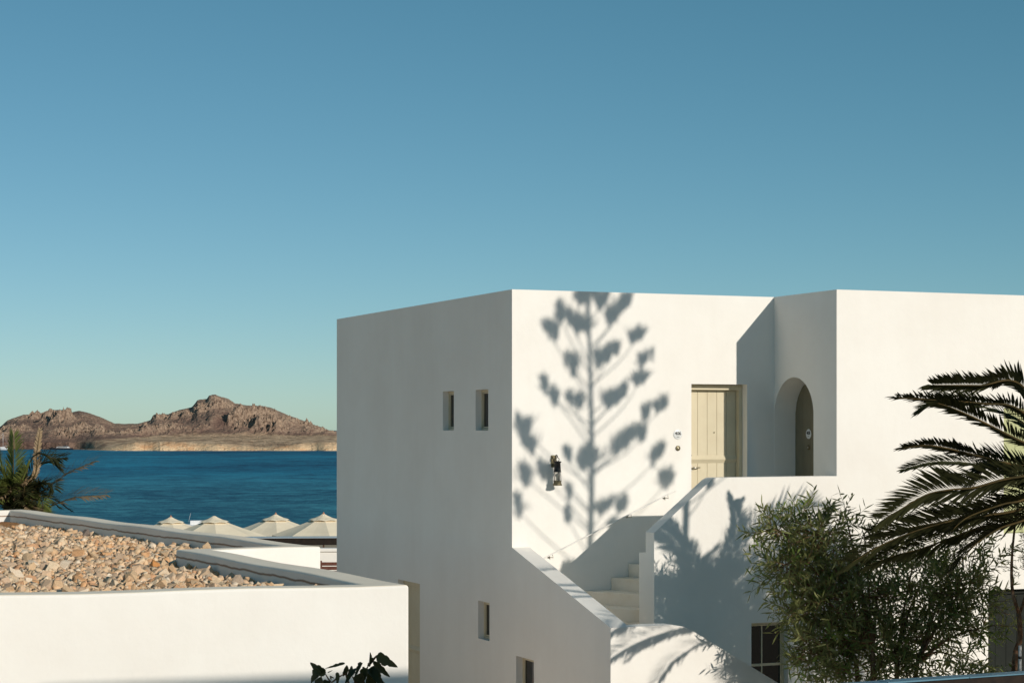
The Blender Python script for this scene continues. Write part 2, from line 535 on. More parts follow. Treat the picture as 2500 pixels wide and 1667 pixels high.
w1 = sea_noise(0.28, 0.36, 5, 0.9, 0.0)          # chop
w2 = sea_noise(0.10, 0.12, 5, 0.9, 0.0)    # groups of waves
w4 = sea_noise(0.035, 0.02, 6, 0.92, 0.0)
w3 = sea_noise(0.012, 0.006, 3, 0.5, 0.3)    # gusts
chop = sea_math('MULTIPLY_ADD', w1, 0.34, sea_math('MULTIPLY_ADD', w2, 0.34, sea_math('MULTIPLY_ADD', w4, 0.34, sea_math('MULTIPLY', w3, 0.20))))
sep = nt.nodes.new('ShaderNodeSeparateXYZ'); L(tc.outputs['Object'], sep.inputs[0])
mr = nt.nodes.new('ShaderNodeMapRange')       # shallow, sandy bay near the beach
mr.inputs['From Min'].default_value = 620; mr.inputs['From Max'].default_value = 230
L(sep.outputs['Y'], mr.inputs['Value'])
def sea_ramp(c0, c1, p0=0.545, p1=0.675):
    r = nt.nodes.new('ShaderNodeValToRGB')
    r.color_ramp.elements[0].position = p0; r.color_ramp.elements[1].position = p1
    r.color_ramp.elements[0].color = (*c0, 1); r.color_ramp.elements[1].color = (*c1, 1)
    L(chop, r.inputs['Fac']); return r.outputs['Color']
deep = sea_ramp((0.0010, 0.034, 0.085), (0.019, 0.24, 0.37))
shal = sea_ramp((0.010, 0.10, 0.155), (0.10, 0.40, 0.46))
mx = nt.nodes.new('ShaderNodeMix'); mx.data_type = 'RGBA'
L(mr.outputs[0], mx.inputs['Factor']); L(deep, mx.inputs['A']); L(shal, mx.inputs['B'])
bp = nt.nodes.new('ShaderNodeBump'); bp.inputs['Strength'].default_value = 0.8; bp.inputs['Distance'].default_value = 1.0
L(chop, bp.inputs['Height'])
df = nt.nodes.new('ShaderNodeBsdfDiffuse'); L(mx.outputs['Result'], df.inputs['Color']); L(bp.outputs['Normal'], df.inputs['Normal'])
gl = nt.nodes.new('ShaderNodeBsdfGlossy'); gl.inputs['Roughness'].default_value = 0.3; L(bp.outputs['Normal'], gl.inputs['Normal'])
gl.inputs['Color'].default_value = (0.8, 0.9, 1.0, 1)
ms = nt.nodes.new('ShaderNodeMixShader'); ms.inputs[0].default_value = 0.14
L(df.outputs[0], ms.inputs[1]); L(gl.outputs[0], ms.inputs[2])
L(ms.outputs[0], nt.nodes['Material Output'].inputs['Surface'])
mb = MB()
mb.add([(-9000, 190, SEA_Z), (9000, 190, SEA_Z), (9000, 12000, SEA_Z), (-9000, 12000, SEA_Z)], [(0, 1, 2, 3)])
sea = mb.build('sea', SEA_M)
sea['kind'] = 'structure'


def rock_mat():
    m = bpy.data.materials.new('headland_rock'); m.use_nodes = True
    nt = m.node_tree; L = nt.links.new
    b = nt.nodes['Principled BSDF']; b.inputs['Roughness'].default_value = 0.95
    b.inputs['Specular IOR Level'].default_value = 0.1
    at = nt.nodes.new('ShaderNodeAttribute'); at.attribute_name = 'zone'     # r: bare rock, g: low flat, b: cliff
    sx = nt.nodes.new('ShaderNodeSeparateColor'); L(at.outputs['Color'], sx.inputs[0])
    tc = nt.nodes.new('ShaderNodeTexCoord')
    def noise(scale, det, sc3=(1, 1, 1), rot=0.0):
        mp = nt.nodes.new('ShaderNodeMapping'); mp.inputs['Scale'].default_value = sc3; mp.inputs['Rotation'].default_value = (0, rot, 0)
        L(tc.outputs['Object'], mp.inputs['Vector'])
        n = nt.nodes.new('ShaderNodeTexNoise'); n.inputs['Scale'].default_value = scale; n.inputs['Detail'].default_value = det
        n.inputs['Roughness'].default_value = 0.65
        L(mp.outputs[0], n.inputs['Vector']); return n
    def ramp(src, p0, c0, p1, c1):
        r = nt.nodes.new('ShaderNodeValToRGB')
        r.color_ramp.elements[0].position = p0; r.color_ramp.elements[1].position = p1
        r.color_ramp.elements[0].color = (*c0, 1); r.color_ramp.elements[1].color = (*c1, 1)
        L(src, r.inputs['Fac']); return r.outputs['Color']
    def mix(f, a, bb):
        x = nt.nodes.new('ShaderNodeMix'); x.data_type = 'RGBA'
        L(f, x.inputs['Factor']); L(a, x.inputs['A']); L(bb, x.inputs['B']); return x.outputs['Result']
    n1 = noise(0.12, 8); n2 = noise(0.5, 6)
    scrub = ramp(n1.outputs['Fac'], 0.35, (0.145, 0.09, 0.074), 0.7, (0.265, 0.17, 0.13))
    stone = ramp(n2.outputs['Fac'], 0.36, (0.19, 0.128, 0.097), 0.60, (0.47, 0.345, 0.25))
    flat = ramp(n1.outputs['Fac'], 0.38, (0.30, 0.20, 0.13), 0.60, (0.72, 0.52, 0.34))
    n4 = noise(0.09, 6, (1, 1, 0.6))
    cliff = ramp(n4.outputs['Fac'], 0.38, (0.74, 0.42, 0.22), 0.52, (0.84, 0.60, 0.37))
    c = mix(sx.outputs[0], scrub, stone)
    c = mix(sx.outputs[1], c, flat)
    c = mix(sx.outputs[2], c, cliff)
    L(c, b.inputs['Base Color'])
    n5 = noise(0.35, 8, (1, 1, 2.2), 0.55)
    bp = nt.nodes.new('ShaderNodeBump'); bp.inputs['Strength'].default_value = 1.0; bp.inputs['Distance'].default_value = 2.2
    L(n5.outputs['Fac'], bp.inputs['Height']); L(bp.outputs['Normal'], b.inputs['Normal'])
    return m


ROCK = rock_mat()
SIL = [(-700, 1075), (-500, 1062), (-250, 1068), (-120, 1060), (0, 1042), (18, 1026), (57, 1013), (100, 1010), (121, 1001), (143, 1000), (175, 1006), (193, 1002), (214, 1007),
       (250, 1020), (279, 1034), (307, 1035), (336, 1034), (368, 1026), (382, 1013), (411, 1011), (436, 1002), (468, 994),
       (482, 977), (504, 975), (511, 967), (525, 964), (539, 970), (557, 974), (575, 986), (607, 990), (643, 992), (664, 997),
       (696, 1011), (750, 1031), (786, 1044), (821, 1061), (880, 1082), (1000, 1090)]
sx_, sy_ = zip(*SIL)


def headland():
    nx, ny = 900, 230
    px = np.linspace(-700, 1000, nx)
    t = np.concatenate([np.linspace(0, 0.06, 22), np.linspace(0.065, 0.33, 48), np.linspace(0.335, 1.0, 120), np.linspace(1.01, 1.9, ny - 190)])
    PX, T = np.meshgrid(px, t)
    # shore distance: a near spit on the right, the bay shore further behind on the left
    near = 1 / (1 + np.exp(-(px - 222) / 22.0))
    shore = 1285 * (1 - near) + 1212 * near + (vnoise(px * 0.025, px * 0, 3) - 0.5) * 10 + (vnoise(px * 0.22, px * 0, 4) - 0.5) * 0.6
    nw = 1 / (1 + np.exp(-(px - 300) / 45.0))
    ridge = 1500 * (1 - nw) + 1440 * nw
    D = np.where(T <= 1, shore + (ridge - shore) * T, ridge + (T - 1) * 260)
    X = (PX - 1250) / F * D
    zr = EYE + (HOR - np.interp(px, sx_, sy_)) / F * ridge          # ridge height
    sea0 = SEA_Z - 0.6
    cl = 6.0 * near * np.interp(px, [200, 235, 280, 330, 420, 560, 620, 680, 740, 830], [0.1, 0.25, 0.6, 0.95, 1.0, 0.72, 0.45, 0.5, 0.85, 1.0]) + 1.2 * (1 - near)
    flat_end = 0.42 * nw + 0.04 * (1 - nw)
    z_flat = (EYE + (HOR - 1064) / F * 1310) * nw + (sea0 + 5) * (1 - nw)
    z_flat = np.minimum(z_flat, zr - 0.5)
    Z = np.empty_like(D)
    tc_ = 0.05
    a = np.clip(T / tc_, 0, 1)
    Z1 = sea0 + cl * np.clip(a * 1.0, 0, 1) ** 0.6
    bb = np.clip((T - tc_) / np.maximum(flat_end - tc_, 1e-3), 0, 1)
    Z2 = (sea0 + cl) * (1 - bb) + z_flat * bb
    c = np.clip((T - flat_end) / (1 - flat_end), 0, 1)
    Z3 = z_flat + (zr - z_flat) * (c ** 0.85)
    Z = np.where(T < tc_, Z1, np.where(T < flat_end, Z2, Z3))
    back = np.clip(T - 1, 0, 1)
    Z = np.where(T > 1, zr - (zr - sea0) * back ** 1.3, Z)
    # relief: crags dipping to the right, boulders
    rough = np.clip((c - 0.02) / 0.1, 0, 1) * np.where(T > 1, np.clip(1 - back, 0, 1), 1)
    q = X * 0.55 + (Z - SEA_Z) * 0.9
    p = X * -0.62 + (Z - SEA_Z) * 0.8 + D * 0.15
    big = fbm(X * 0.03, D * 0.022, 4, 2, True) - 0.55
    strat = fbm(q * 0.05 + 3, p * 0.16 + D * 0.05, 5, 9, True) - 0.55
    small = fbm(X * 0.11, D * 0.07, 5, 31, True) - 0.5
    fine = fbm(X * 0.4, D * 0.25, 3, 131, True) - 0.5
    crag = np.clip((fbm(X * 0.028 + 7, D * 0.022, 4, 40) - 0.45) * 6, 0, 1)
    crag = np.maximum(crag, near * np.clip((c - 0.45) * 1.6, 0, 0.6))
    hgt = np.clip((zr - sea0) / 38.0, 0.12, 1)
    fq = np.clip((T - 0.64) / 0.33, 0, 1)
    fade = 1 - fq * fq * (3 - 2 * fq) * 0.93
    Z = Z + rough * hgt * (big * 9 * fade + (strat * 22 * crag + small * (2.5 + 13.0 * crag)) * fade + fine * (0.6 + 4.2 * crag) * (0.15 + 0.85 * fade))
    Z = Z + (1 - rough) * (fbm(X * 0.15, D * 0.1, 4, 77) - 0.5) * np.where(T > 0.01, 0.6, 0.3)
    # cliff gullies
    D2 = D + np.where((T > 0.004) & (T < 0.05), (fbm(X * 0.12, D * 0.3, 4, 55, True) - 0.5) * 1.6, 0)
    me = grid_mesh('headland', X, D2, Z, smooth=False)
    zone = np.zeros((T.size, 4), np.float32); zone[:, 3] = 1
    steep = np.clip(0.25 + 1.3 * (strat + 0.12) * crag + (small) * 0.9 + crag * 0.45, 0, 1)
    zone[:, 0] = (rough * steep).ravel()
    zone[:, 1] = ((1 - np.clip((c - 0.0) / 0.06, 0, 1)) * near[None, :] * (fbm(X * 0.05, D * 0.02, 3, 88) > 0.0)).ravel()
    zone[:, 2] = (np.clip(1.3 - T / tc_ * 0.9, 0, 1) * near[None, :] * np.clip(cl / 2.0 - 0.4, 0, 1)).ravel()
    at = me.color_attributes.new('zone', 'FLOAT_COLOR', 'POINT')
    at.data.foreach_set('color', zone.ravel())
    o = add_obj('headland', me, None, [ROCK])
    o['kind'] = 'structure'


headland()

# ------------------------------------------------------------------ main house
HOUSE = thing('white_house', 'white plastered two storey house with outside staircase', 'house', (0, 25.8, 0), HA)
TOP = 6.335


def sub(name, mbx):
    return mbx.build(name, [PLASTER], None, fix=True)


mb = MB(); mb.prism([(0, 0), (3.98, 0), (3.98, -1.627), (13, -1.627), (13, 7.67), (0, 7.67)], 'z', -0.4, TOP)
wall = mb.build('wall', PLASTER, None, fix=True)
pieces = []
m1 = MB(); m1.prism([(0.02, -0.4), (0.02, 2.93), (-3.02, 2.147), (-3.02, -0.4)], 'x', 0.0, 0.25); pieces.append(sub('p', m1))
fw = [(0.0, -0.4), (0.0, 2.145), (0.55, 2.152), (0.82, 2.148), (0.96, 2.125), (1.08, 2.075), (1.22, 1.995), (4.05, 0.35), (4.05, -0.4)]
m1 = MB(); m1.prism(fw, 'y', -3.02, -2.78); pieces.append(sub('p', m1))
pw = [(1.278, -0.4), (1.278, 3.172), (2.10, 3.835), (2.16, 3.862), (4.1, 3.868), (4.1, -0.4)]
m1 = MB(); m1.prism(pw, 'y', -1.627, -1.39); pieces.append(sub('p', m1))
m1 = MB(); m1.box(1.278, 2.30, -1.41, -1.20, -0.4, 2.90); pieces.append(sub('p', m1))
m1 = MB(); m1.box(2.24, 4.0, -1.45, 0.02, -0.4, 2.95); pieces.append(sub('p', m1))
boolean(wall, pieces, 'UNION')

OPEN = []   # cutters


def cut(x0, x1, y0, y1, z0, z1):
    m = MB(); m.box(x0, x1, y0, y1, z0, z1); OPEN.append(sub('cut', m))


# front openings
cut(2.674, 3.548, -0.05, 0.30, 2.952, 5.107)             # upper door
# arch niche in the return wall
mA = MB()
arch = [(0.0 - 0.004, 2.952), (-1.045, 2.952)]
for k in range(0, 33):
    a = math.pi * k / 32
    arch.append((-0.5245 - 0.5205 * math.cos(a), 4.68 + 0.5205 * math.sin(a)))
arch = [arch[0], arch[1]] + arch[2:]
mA.prism(arch, 'x', 3.93, 4.37); OPEN.append(sub('cut', mA))
cut(2.69, 3.24, -1.70, -1.43, 0.85, 1.97)                # lower window by the stairs
cut(6.40, 7.42, -1.70, -1.40, 0.02, 2.28)                # lower door right
cut(6.66, 7.55, -1.70, -1.50, 3.05, 4.78)                # upper door right
# side openings (side wall looks towards -x)
cut(-0.05, 0.20, 3.57, 4.56, 0.02, 2.18)                 # side door
cut(-0.05, 0.22, 2.151, 2.598, 4.47, 5.03)
cut(-0.05, 0.22, 0.84, 1.31, 4.47, 5.03)
cut(-0.05, 0.22, 0.796, 1.218, 1.606, 2.125)
cut(-0.05, 0.20, -0.73, -0.14, 0.55, 1.51)
boolean(wall, OPEN, 'DIFFERENCE')
tidy(wall)
wall.parent = HOUSE
bm_ = wall.modifiers.new('Bevel', 'BEVEL'); bm_.width = 0.024; bm_.segments = 3; bm_.limit_method = 'ANGLE'; bm_.angle_limit = R(30); bm_.harden_normals = True
wall.data.polygons.foreach_set('use_smooth', [True] * len(wall.data.polygons))
wall.data.set_sharp_from_angle(angle=R(24))

# treads of the turning upper flight (one solid step each)
E = [(2.95, 2.22, 2.32), (2.81, 1.96, 2.15), (2.665, 1.703, 2.02), (2.487, 1.445, 1.905), (2.32, 1.043, 1.70), (2.15, 0.66, 1.48), (1.98, 0.27, 1.30)]
for i in range(1, len(E)):
    z, a0, a1 = E[i]
    zn, b0, b1 = E[i - 1]
    m1 = MB(); m1.prism([(a0, -0.003), (b0 + 0.02, -0.003), (b1 + 0.02, -1.205), (a1, -1.205)], 'z', z - 0.55, z)
    m1.build('step', STEP_M, HOUSE, bevel=0.012, fix=True)
m1 = MB(); m1.box(0.247, 1.30, -2.785, -0.003, 0.9, 1.81)
m1.build('landing', STEP_M, HOUSE, bevel=0.012)
for i in range(9):
    m1 = MB(); x0 = 1.302 + i * 0.29
    m1.box(x0, x0 + 0.289, -2.785, -1.63, 0.013, 1.64 - 0.175 * i)
    m1.build('step', STEP_M, HOUSE, bevel=0.012)


# frames: matrices from opening space (a right, b inward, z up) to house space
def front(x, y, z):
    return Matrix.Translation((x, y, z))


def side(x, y, z):   # seen from -x: right is -y, inward is +x
    return Matrix(((0, 1, 0, x), (-1, 0, 0, y), (0, 0, 1, z), (0, 0, 0, 1)))


def door(M, w, h, rec, label=None, lo=0.045, handle='left', wood=None, planks=5, rail=1.12, midrail=True, dname='door'):
    wood = wood or OLIVE
    fw_ = 0.055
    m = MB()
    m.box(0.002, fw_, rec, rec + lo + 0.045, 0, h - 0.002, M=M)
    m.box(w - fw_, w - 0.002, rec, rec + lo + 0.045, 0, h - 0.002, M=M)
    m.box(fw_, w - fw_, rec, rec + lo + 0.045, h - 0.075, h - 0.002, M=M)
    dr = m.build(dname, wood, HOUSE, bevel=0.006)
    if label:
        dr['label'] = label
    m = MB(); m.box(fw_, w - fw_, rec + lo + 0.021, rec + lo + 0.04, 0.0, h - 0.075, M=M)
    m.build('backing_board', wood, dr)
    pw_ = (w - 2 * fw_ - 0.006) / planks
    for k in range(planks):
        a0 = fw_ + 0.003 + k * pw_
        m = MB(); m.box(a0 + 0.0015, a0 + pw_ - 0.0015, rec + lo, rec + lo + 0.02, 0.01, h - 0.078, M=M)
        m.build('plank', wood, dr, bevel=0.003, seg=1)
    if midrail:
        m = MB()
        pts = [(rec + lo - 0.001, rail - 0.055), (rec + lo - 0.027, rail - 0.005), (rec + lo - 0.027, rail + 0.005), (rec + lo - 0.001, rail + 0.055)]
        vs_ = [M @ Vector((a, q[0], q[1])) for a in (fw_ + 0.002, w - fw_ - 0.002) for q in pts]
        m.add(vs_, [(0, 1, 2, 3), (7, 6, 5, 4), (0, 4, 5, 1), (1, 5, 6, 2), (2, 6, 7, 3), (3, 7, 4, 0)])
        m.build('rail', wood, dr, fix=True)
    hx = fw_ + 0.05 if handle == 'left' else w - fw_ - 0.05
    sgn = 1 if handle == 'left' else -1
    m = MB()
    m.tube([M @ Vector((hx, rec + lo, 1.0)), M @ Vector((hx, rec + lo - 0.045, 1.0))], 0.010, 8)
    m.tube([M @ Vector((hx - 0.006 * sgn, rec + lo - 0.047, 1.0)), M @ Vector((hx + 0.05 * sgn, rec + lo - 0.049, 1.0)), M @ Vector((hx + 0.125 * sgn, rec + lo - 0.047, 1.004))], [0.013, 0.011, 0.006], 8)
    m.box(hx - 0.02, hx + 0.02, rec + lo - 0.009, rec + lo + 0.001, 0.96, 1.04, M=M)
    m.build('handle', STEEL, dr)
    m = MB(); m.box(hx - 0.014, hx + 0.014, rec + lo - 0.006, rec + lo + 0.001, 1.15, 1.18, M=M)
    m.build('keyhole', BLACK_M, dr, bevel=0.006)
    return dr


d1 = door(front(2.674, 0, 2.95), 0.874, 2.155, 0.13, 'olive plank door of the upper landing, sunlit on its hinge half', lo=0.085)
mm = MB(); M = front(2.674, 0, 2.95)
mm.lathe([(0.010, 0), (0.010, 0.008), (0.006, 0.012)], M=M @ Matrix.Translation((0.47, 0.216, 1.49)) @ Matrix.Rotation(R(90), 4, 'X'), seg=10)
mm.build('peephole', BRASS, d1)
door(side(0, 4.56, 0.02), 0.99, 2.16, 0.09, 'olive plank door low on the shaded side wall', handle='right')
door(front(6.40, -1.627, 0.02), 1.02, 2.26, 0.12, 'dark green plank door behind the slender tree, tree shade put into its colour', handle='right', wood=SHADE_D)
door(front(6.66, -1.627, 3.05), 0.89, 1.73, 0.04, 'pale green panel behind the palm fronds', handle='right', wood=GREEN_P, midrail=False, planks=4)

# niche door
def arch_top(y):
    q = (y + 0.5245) / 0.516
    return 4.68 + 0.516 * math.sqrt(max(0.0, 1 - q * q))


m = MB(); m.prism([(-0.009, 2.953), (-1.040, 2.953)] + [(-0.5245 - 0.5155 * math.cos(math.pi * k / 24), 4.68 + 0.5155 * math.sin(math.pi * k / 24)) for k in range(25)], 'x', 4.335, 4.368)
nd = m.build('door', OLIVE_D, HOUSE, fix=True); nd['label'] = 'dark olive door set back in the arch'
for k in range(5):
    y0 = -1.035 + k * 0.2055
    ys = [y0 + 0.002 + (0.2015) * i / 6 for i in range(7)]
    m = MB(); m.prism([(ys[0], 2.96), (ys[-1], 2.96)] + [(y, arch_top(y) - 0.012) for y in reversed(ys)], 'x', 4.318, 4.3345)
    m.build('plank', OLIVE_D, nd, fix=True)


def window(M, w, h, rec, label=None, bars=(), cross=()):
    f = 0.032
    m = MB()
    m.box(0.002, f, rec, rec + 0.05, 0.002, h - 0.002, M=M)
    m.box(w - f, w - 0.002, rec, rec + 0.05, 0.002, h - 0.002, M=M)
    m.box(f, w - f, rec, rec + 0.05, h - f, h - 0.002, M=M)
    m.box(f, w - f, rec, rec + 0.05, 0.002, f, M=M)
    o = m.build('window', OLIVE, HOUSE, bevel=0.005)
    if label:
        o['label'] = label
    m = MB(); m.box(f, w - f, rec + 0.026, rec + 0.034, f, h - f, M=M)
    m.build('pane', GLASS_D, o)
    s = 0.02
    m = MB()
    m.box(f + 0.004, f + s, rec + 0.010, rec + 0.0255, f + 0.004, h - f - 0.004, M=M)
    m.box(w - f - s, w - f - 0.004, rec + 0.010, rec + 0.0255, f + 0.004, h - f - 0.004, M=M)
    m.box(f + s, w - f - s, rec + 0.010, rec + 0.0255, h - f - s, h - f - 0.004, M=M)
    m.box(f + s, w - f - s, rec + 0.010, rec + 0.0255, f + 0.004, f + s, M=M)
    for c in cross:
        m.box(f + s, w - f - s, rec + 0.010, rec + 0.0255, c - 0.016, c + 0.016, M=M)
    for c in bars:
        m.box(c - 0.008, c + 0.008, rec + 0.012, rec + 0.0253, f + s, h - f - s, M=M)
    m.build('sash', OLIVE, o)
    return o


window(side(0, 2.598, 4.47), 0.447, 0.56, 0.085, 'small upper window of the shaded side wall, the one farther from the corner')
window(side(0, 1.31, 4.47), 0.47, 0.56, 0.085, 'small upper window of the shaded side wall, the one nearer the corner')
window(side(0, 1.218, 1.606), 0.422, 0.519, 0.085, 'small lower window of the shaded side wall')
window(side(0, -0.14, 0.55), 0.59, 0.96, 0.09, 'olive framed window under the stair wall', bars=(0.38,))
window(front(2.69, -1.627, 0.85), 0.55, 1.12, 0.10, 'dark casement window below the stair landing', cross=(0.56,), bars=(0.22,))

# handrail on the front wall
rp = [(0.42, 2.77), (2.36, 3.63)]
m = MB()
m.tube([(0.36, -0.05, 2.735), (0.42, -0.058, 2.765), (2.33, -0.058, 3.615), (2.40, -0.05, 3.64)], 0.008, 8)
hr = m.build('handrail', WHITE_P, HOUSE); hr['label'] = 'thin white handrail climbing the front wall'
for x in (0.56, 1.72, 2.28):
    z = 2.765 + (x - 0.42) * (3.615 - 2.765) / 1.91
    m = MB()
    m.tube([(x, -0.058, z - 0.008), (x + 0.01, -0.056, z - 0.05), (x - 0.035, -0.001, z - 0.04)], 0.006, 6)
    m.lathe([(0.02, 0), (0.02, 0.006)], M=Matrix.Translation((x - 0.035, 0.001, z - 0.04)) @ Matrix.Rotation(R(90), 4, 'X'), seg=10)
    m.build('bracket', STEEL, hr)


# ------------------------------------------------------------------ small fittings on the house
def hloc(x, y, z):
    return HOUSE.matrix_basis @ Vector((x, y, z)) if False else Vector((0, 25.8, 0)) + U * x - N * y + Vector((0, 0, z))


def text_mesh(body, size, parent, loc, rot, name='lettering'):
    c = bpy.data.curves.new('t', 'FONT')
    c.body = body; c.size = size; c.align_x = 'CENTER'; c.align_y = 'CENTER'; c.extrude = 0.0008; c.space_character = 0.95
    c.offset = 0.0012
    t = bpy.data.objects.new('t', c); COL.objects.link(t)
    dg = bpy.context.evaluated_depsgraph_get()
    me = bpy.data.meshes.new_from_object(t.evaluated_get(dg))
    bpy.data.objects.remove(t); bpy.data.curves.remove(c)
    me.materials.clear()
    o = add_obj(name, me, parent, [INK])
    o.location = loc; o.rotation_euler = rot
    return o


def number_plate(num, loc, rz, label):
    t = thing('number_plate', label, 'sign', loc, rz, None)
    m = MB()
    m.lathe([(0.068, 0), (0.068, 0.004), (0.065, 0.006)], M=Matrix.Rotation(R(90), 4, 'X'), seg=32)
    m.build('disc', PLATE_M, t)
    text_mesh(num, 0.066, t, (0, -0.0072, 0.012), (R(90), 0, 0))
    m = MB(); m.box(-0.02, 0.02, -0.0085, -0.0065, -0.036, -0.031)
    m.build('underline', INK, t)


def doorbell(loc, rz, label):
    t = thing('doorbell', label, 'doorbell', loc, rz)
    m = MB(); m.lathe([(0.036, 0), (0.036, 0.008), (0.030, 0.014), (0.014, 0.014)], M=Matrix.Rotation(R(90), 4, 'X'), seg=24)
    m.build('rosette', BRASS, t)
    m = MB(); m.lathe([(0.011, 0.0142), (0.011, 0.019), (0.006, 0.022)], M=Matrix.Rotation(R(90), 4, 'X'), seg=14)
    m.build('button', STEEL, t)


number_plate('406', hloc(2.463, -0.001, 4.416), HA, 'round white plate reading 406 beside the sunlit door')
doorbell(hloc(2.463, -0.001, 4.226), HA, 'round brass doorbell under the 406 plate')
number_plate('408', hloc(4.317, -0.37, 4.42), HA - R(90), 'round plate reading 408 in the shaded arch')
doorbell(hloc(4.317, -0.37, 4.232), HA - R(90), 'dark round doorbell under the 408 plate in the arch')


def lantern():
    t = thing('wall_lantern', 'black and brass glass lantern hanging on the sunlit wall', 'lantern', hloc(0.60, 0, 3.74), HA)
    m = MB(); m.box(-0.04, 0.04, -0.018, -0.001, 0.24, 0.40)
    m.build('back_plate', BRASS, t, bevel=0.006)
    m = MB()
    m.tube([(0, -0.018, 0.30), (0, -0.05, 0.36), (0.0, -0.09, 0.405), (0.0, -0.125, 0.395), (0.0, -0.13, 0.37)], 0.007, 8)
    m.build('bracket', BLACK_M, t)
    cy = -0.13
    m = MB()
    pts = [(0.025 * math.cos(a), cy, 0.345 + 0.025 * math.sin(a)) for a in [i * math.pi / 8 for i in range(17)]]
    m.tube(pts, 0.004, 6)
    m.build('ring', BLACK_M, t)
    m = MB(); m.lathe([(0.012, 0.325), (0.05, 0.318), (0.053, 0.305), (0.040, 0.30), (0.047, 0.19), (0.052, 0.186), (0.052, 0.178), (0.02, 0.175)], c=(0, cy, 0), seg=20)
    m.build('cap', BLACK_M, t)
    m = MB(); m.lathe([(0.041, 0.06), (0.038, 0.177)], c=(0, cy, 0), seg=20, close=False)
    m.lathe([(0.039, 0.06), (0.036, 0.177)], c=(0, cy, 0), seg=20, close=False)
    m.build('glass', LAMP_GLASS, t)
    for k in range(6):
        a = k * math.pi / 3 + 0.3
        m = MB(); m.tube([(0.054 * math.cos(a), cy + 0.054 * math.sin(a), 0.05), (0.046 * math.cos(a), cy + 0.046 * math.sin(a), 0.185)], 0.0028, 5)
        m.build('cage_bar', BLACK_M, t)
    m = MB(); m.lathe([(0.02, 0.064), (0.050, 0.064), (0.052, 0.025), (0.060, 0.018), (0.063, 0.0), (0.03, -0.002)], c=(0, cy, 0), seg=20)
    m.build('base', BRASS, t)
    m = MB(); m.lathe([(0.008, 0.065), (0.008, 0.11), (0.014, 0.13), (0.010, 0.155), (0.003, 0.165)], c=(0, cy, 0), seg=10)
    m.build('bulb', WHITE_P, t)


lantern()

# ------------------------------------------------------------------ low gravel-roofed house in front
TZ = 2.984
A_ = (-1.0, 19.0); B_ = (-3.74, 24.4); C_ = (-2.445, 24.98); D_ = (-9.16, 36.46); E_ = (-16.5, 33.7); F_ = (-12.0, 15.35)
outer = [A_, B_, C_, D_, E_, F_]
thick = [0.36, 0.38, 0.32, 0.36, 0.4, 0.30]     # edges A-B, B-C, C-D, D-E, E-F, F-A


def inset(poly, th):
    n = len(poly); lines = []
    for i in range(n):
        p = np.array(poly[i]); q = np.array(poly[(i + 1) % n])
        d = (q - p) / np.linalg.norm(q - p)
        nrm = np.array([-d[1], d[0]])           # left of travel = inside for counter-clockwise
        lines.append((p + nrm * th[i], d))
    out = []
    for i in range(n):
        p1, d1 = lines[i - 1]; p2, d2 = lines[i]
        k = np.linalg.solve(np.array([d1, -d2]).T, p2 - p1)
        out.append(tuple(p1 + d1 * k[0]))
    return out


inner = inset(outer, thick)
LOW = thing('low_house', 'low white house with a gravel covered flat roof', 'house', (0, 0, 0))
GZ0 = 2.685
m = MB(); m.prism(outer, 'z', -0.4, TZ)
lw = m.build('wall', [PLASTER, PLASTER_IN, TOP_LIT], None, fix=True)
m = MB(); m.prism(inner, 'z', GZ0, TZ + 0.5)
boolean(lw, [m.build('cut', PLASTER, None, fix=True)], 'DIFFERENCE')
# hand-made edges: subdivide the long straight edges and let them waver a little
bm = bmesh.new(); bm.from_mesh(lw.data)
bmesh.ops.recalc_face_normals(bm, faces=bm.faces)
long_e = [e for e in bm.edges if e.calc_length() > 1.2 and abs(e.verts[0].co.z - e.verts[1].co.z) < 0.01 and e.verts[0].co.z > TZ - 0.05]
for e in long_e:
    bmesh.ops.subdivide_edges(bm, edges=[e], cuts=max(2, int(e.calc_length() / 0.55)))
for v in bm.verts:
    if v.co.z > TZ - 0.05:
        q = v.co
        v.co.z += 0.022 * (math.sin(q.x * 2.3 + q.y * 1.1) * 0.5 + math.sin(q.x * 0.9 - q.y * 1.7 + 1) * 0.5) * 0.7
for f in bm.faces:
    c = f.calc_center_median()
    if abs(f.normal.z) < 0.3 and c.z > GZ0 + 0.03 and min(v.co.z for v in f.verts) > GZ0 - 0.02:
        f.material_index = 1
    elif f.normal.z > 0.7 and c.z > TZ - 0.1:
        f.material_index = 2
bmesh.ops.triangulate(bm, faces=[f for f in bm.faces if f.normal.z > 0.7 and f.calc_center_median().z > TZ - 0.1])
bm.to_mesh(lw.data); bm.free()
lw.parent = LOW
bv = lw.modifiers.new('Bevel', 'BEVEL'); bv.width = 0.03; bv.segments = 4; bv.limit_method = 'ANGLE'; bv.angle_limit = R(40); bv.harden_normals = True
lw.data.polygons.foreach_set('use_smooth', [True] * len(lw.data.polygons))
lw.data.set_sharp_from_angle(angle=R(40))


# gravel -------------------------------------------------------------
def inside(poly, x, y):
    r = np.zeros(x.shape, bool); n = len(poly); j = n - 1
    for i in range(n):
        xi, yi = poly[i]; xj, yj = poly[j]
        c = ((yi > y) != (yj > y)) & (x < (xj - xi) * (y - yi) / (yj - yi) + xi)
        r ^= c; j = i
    return r


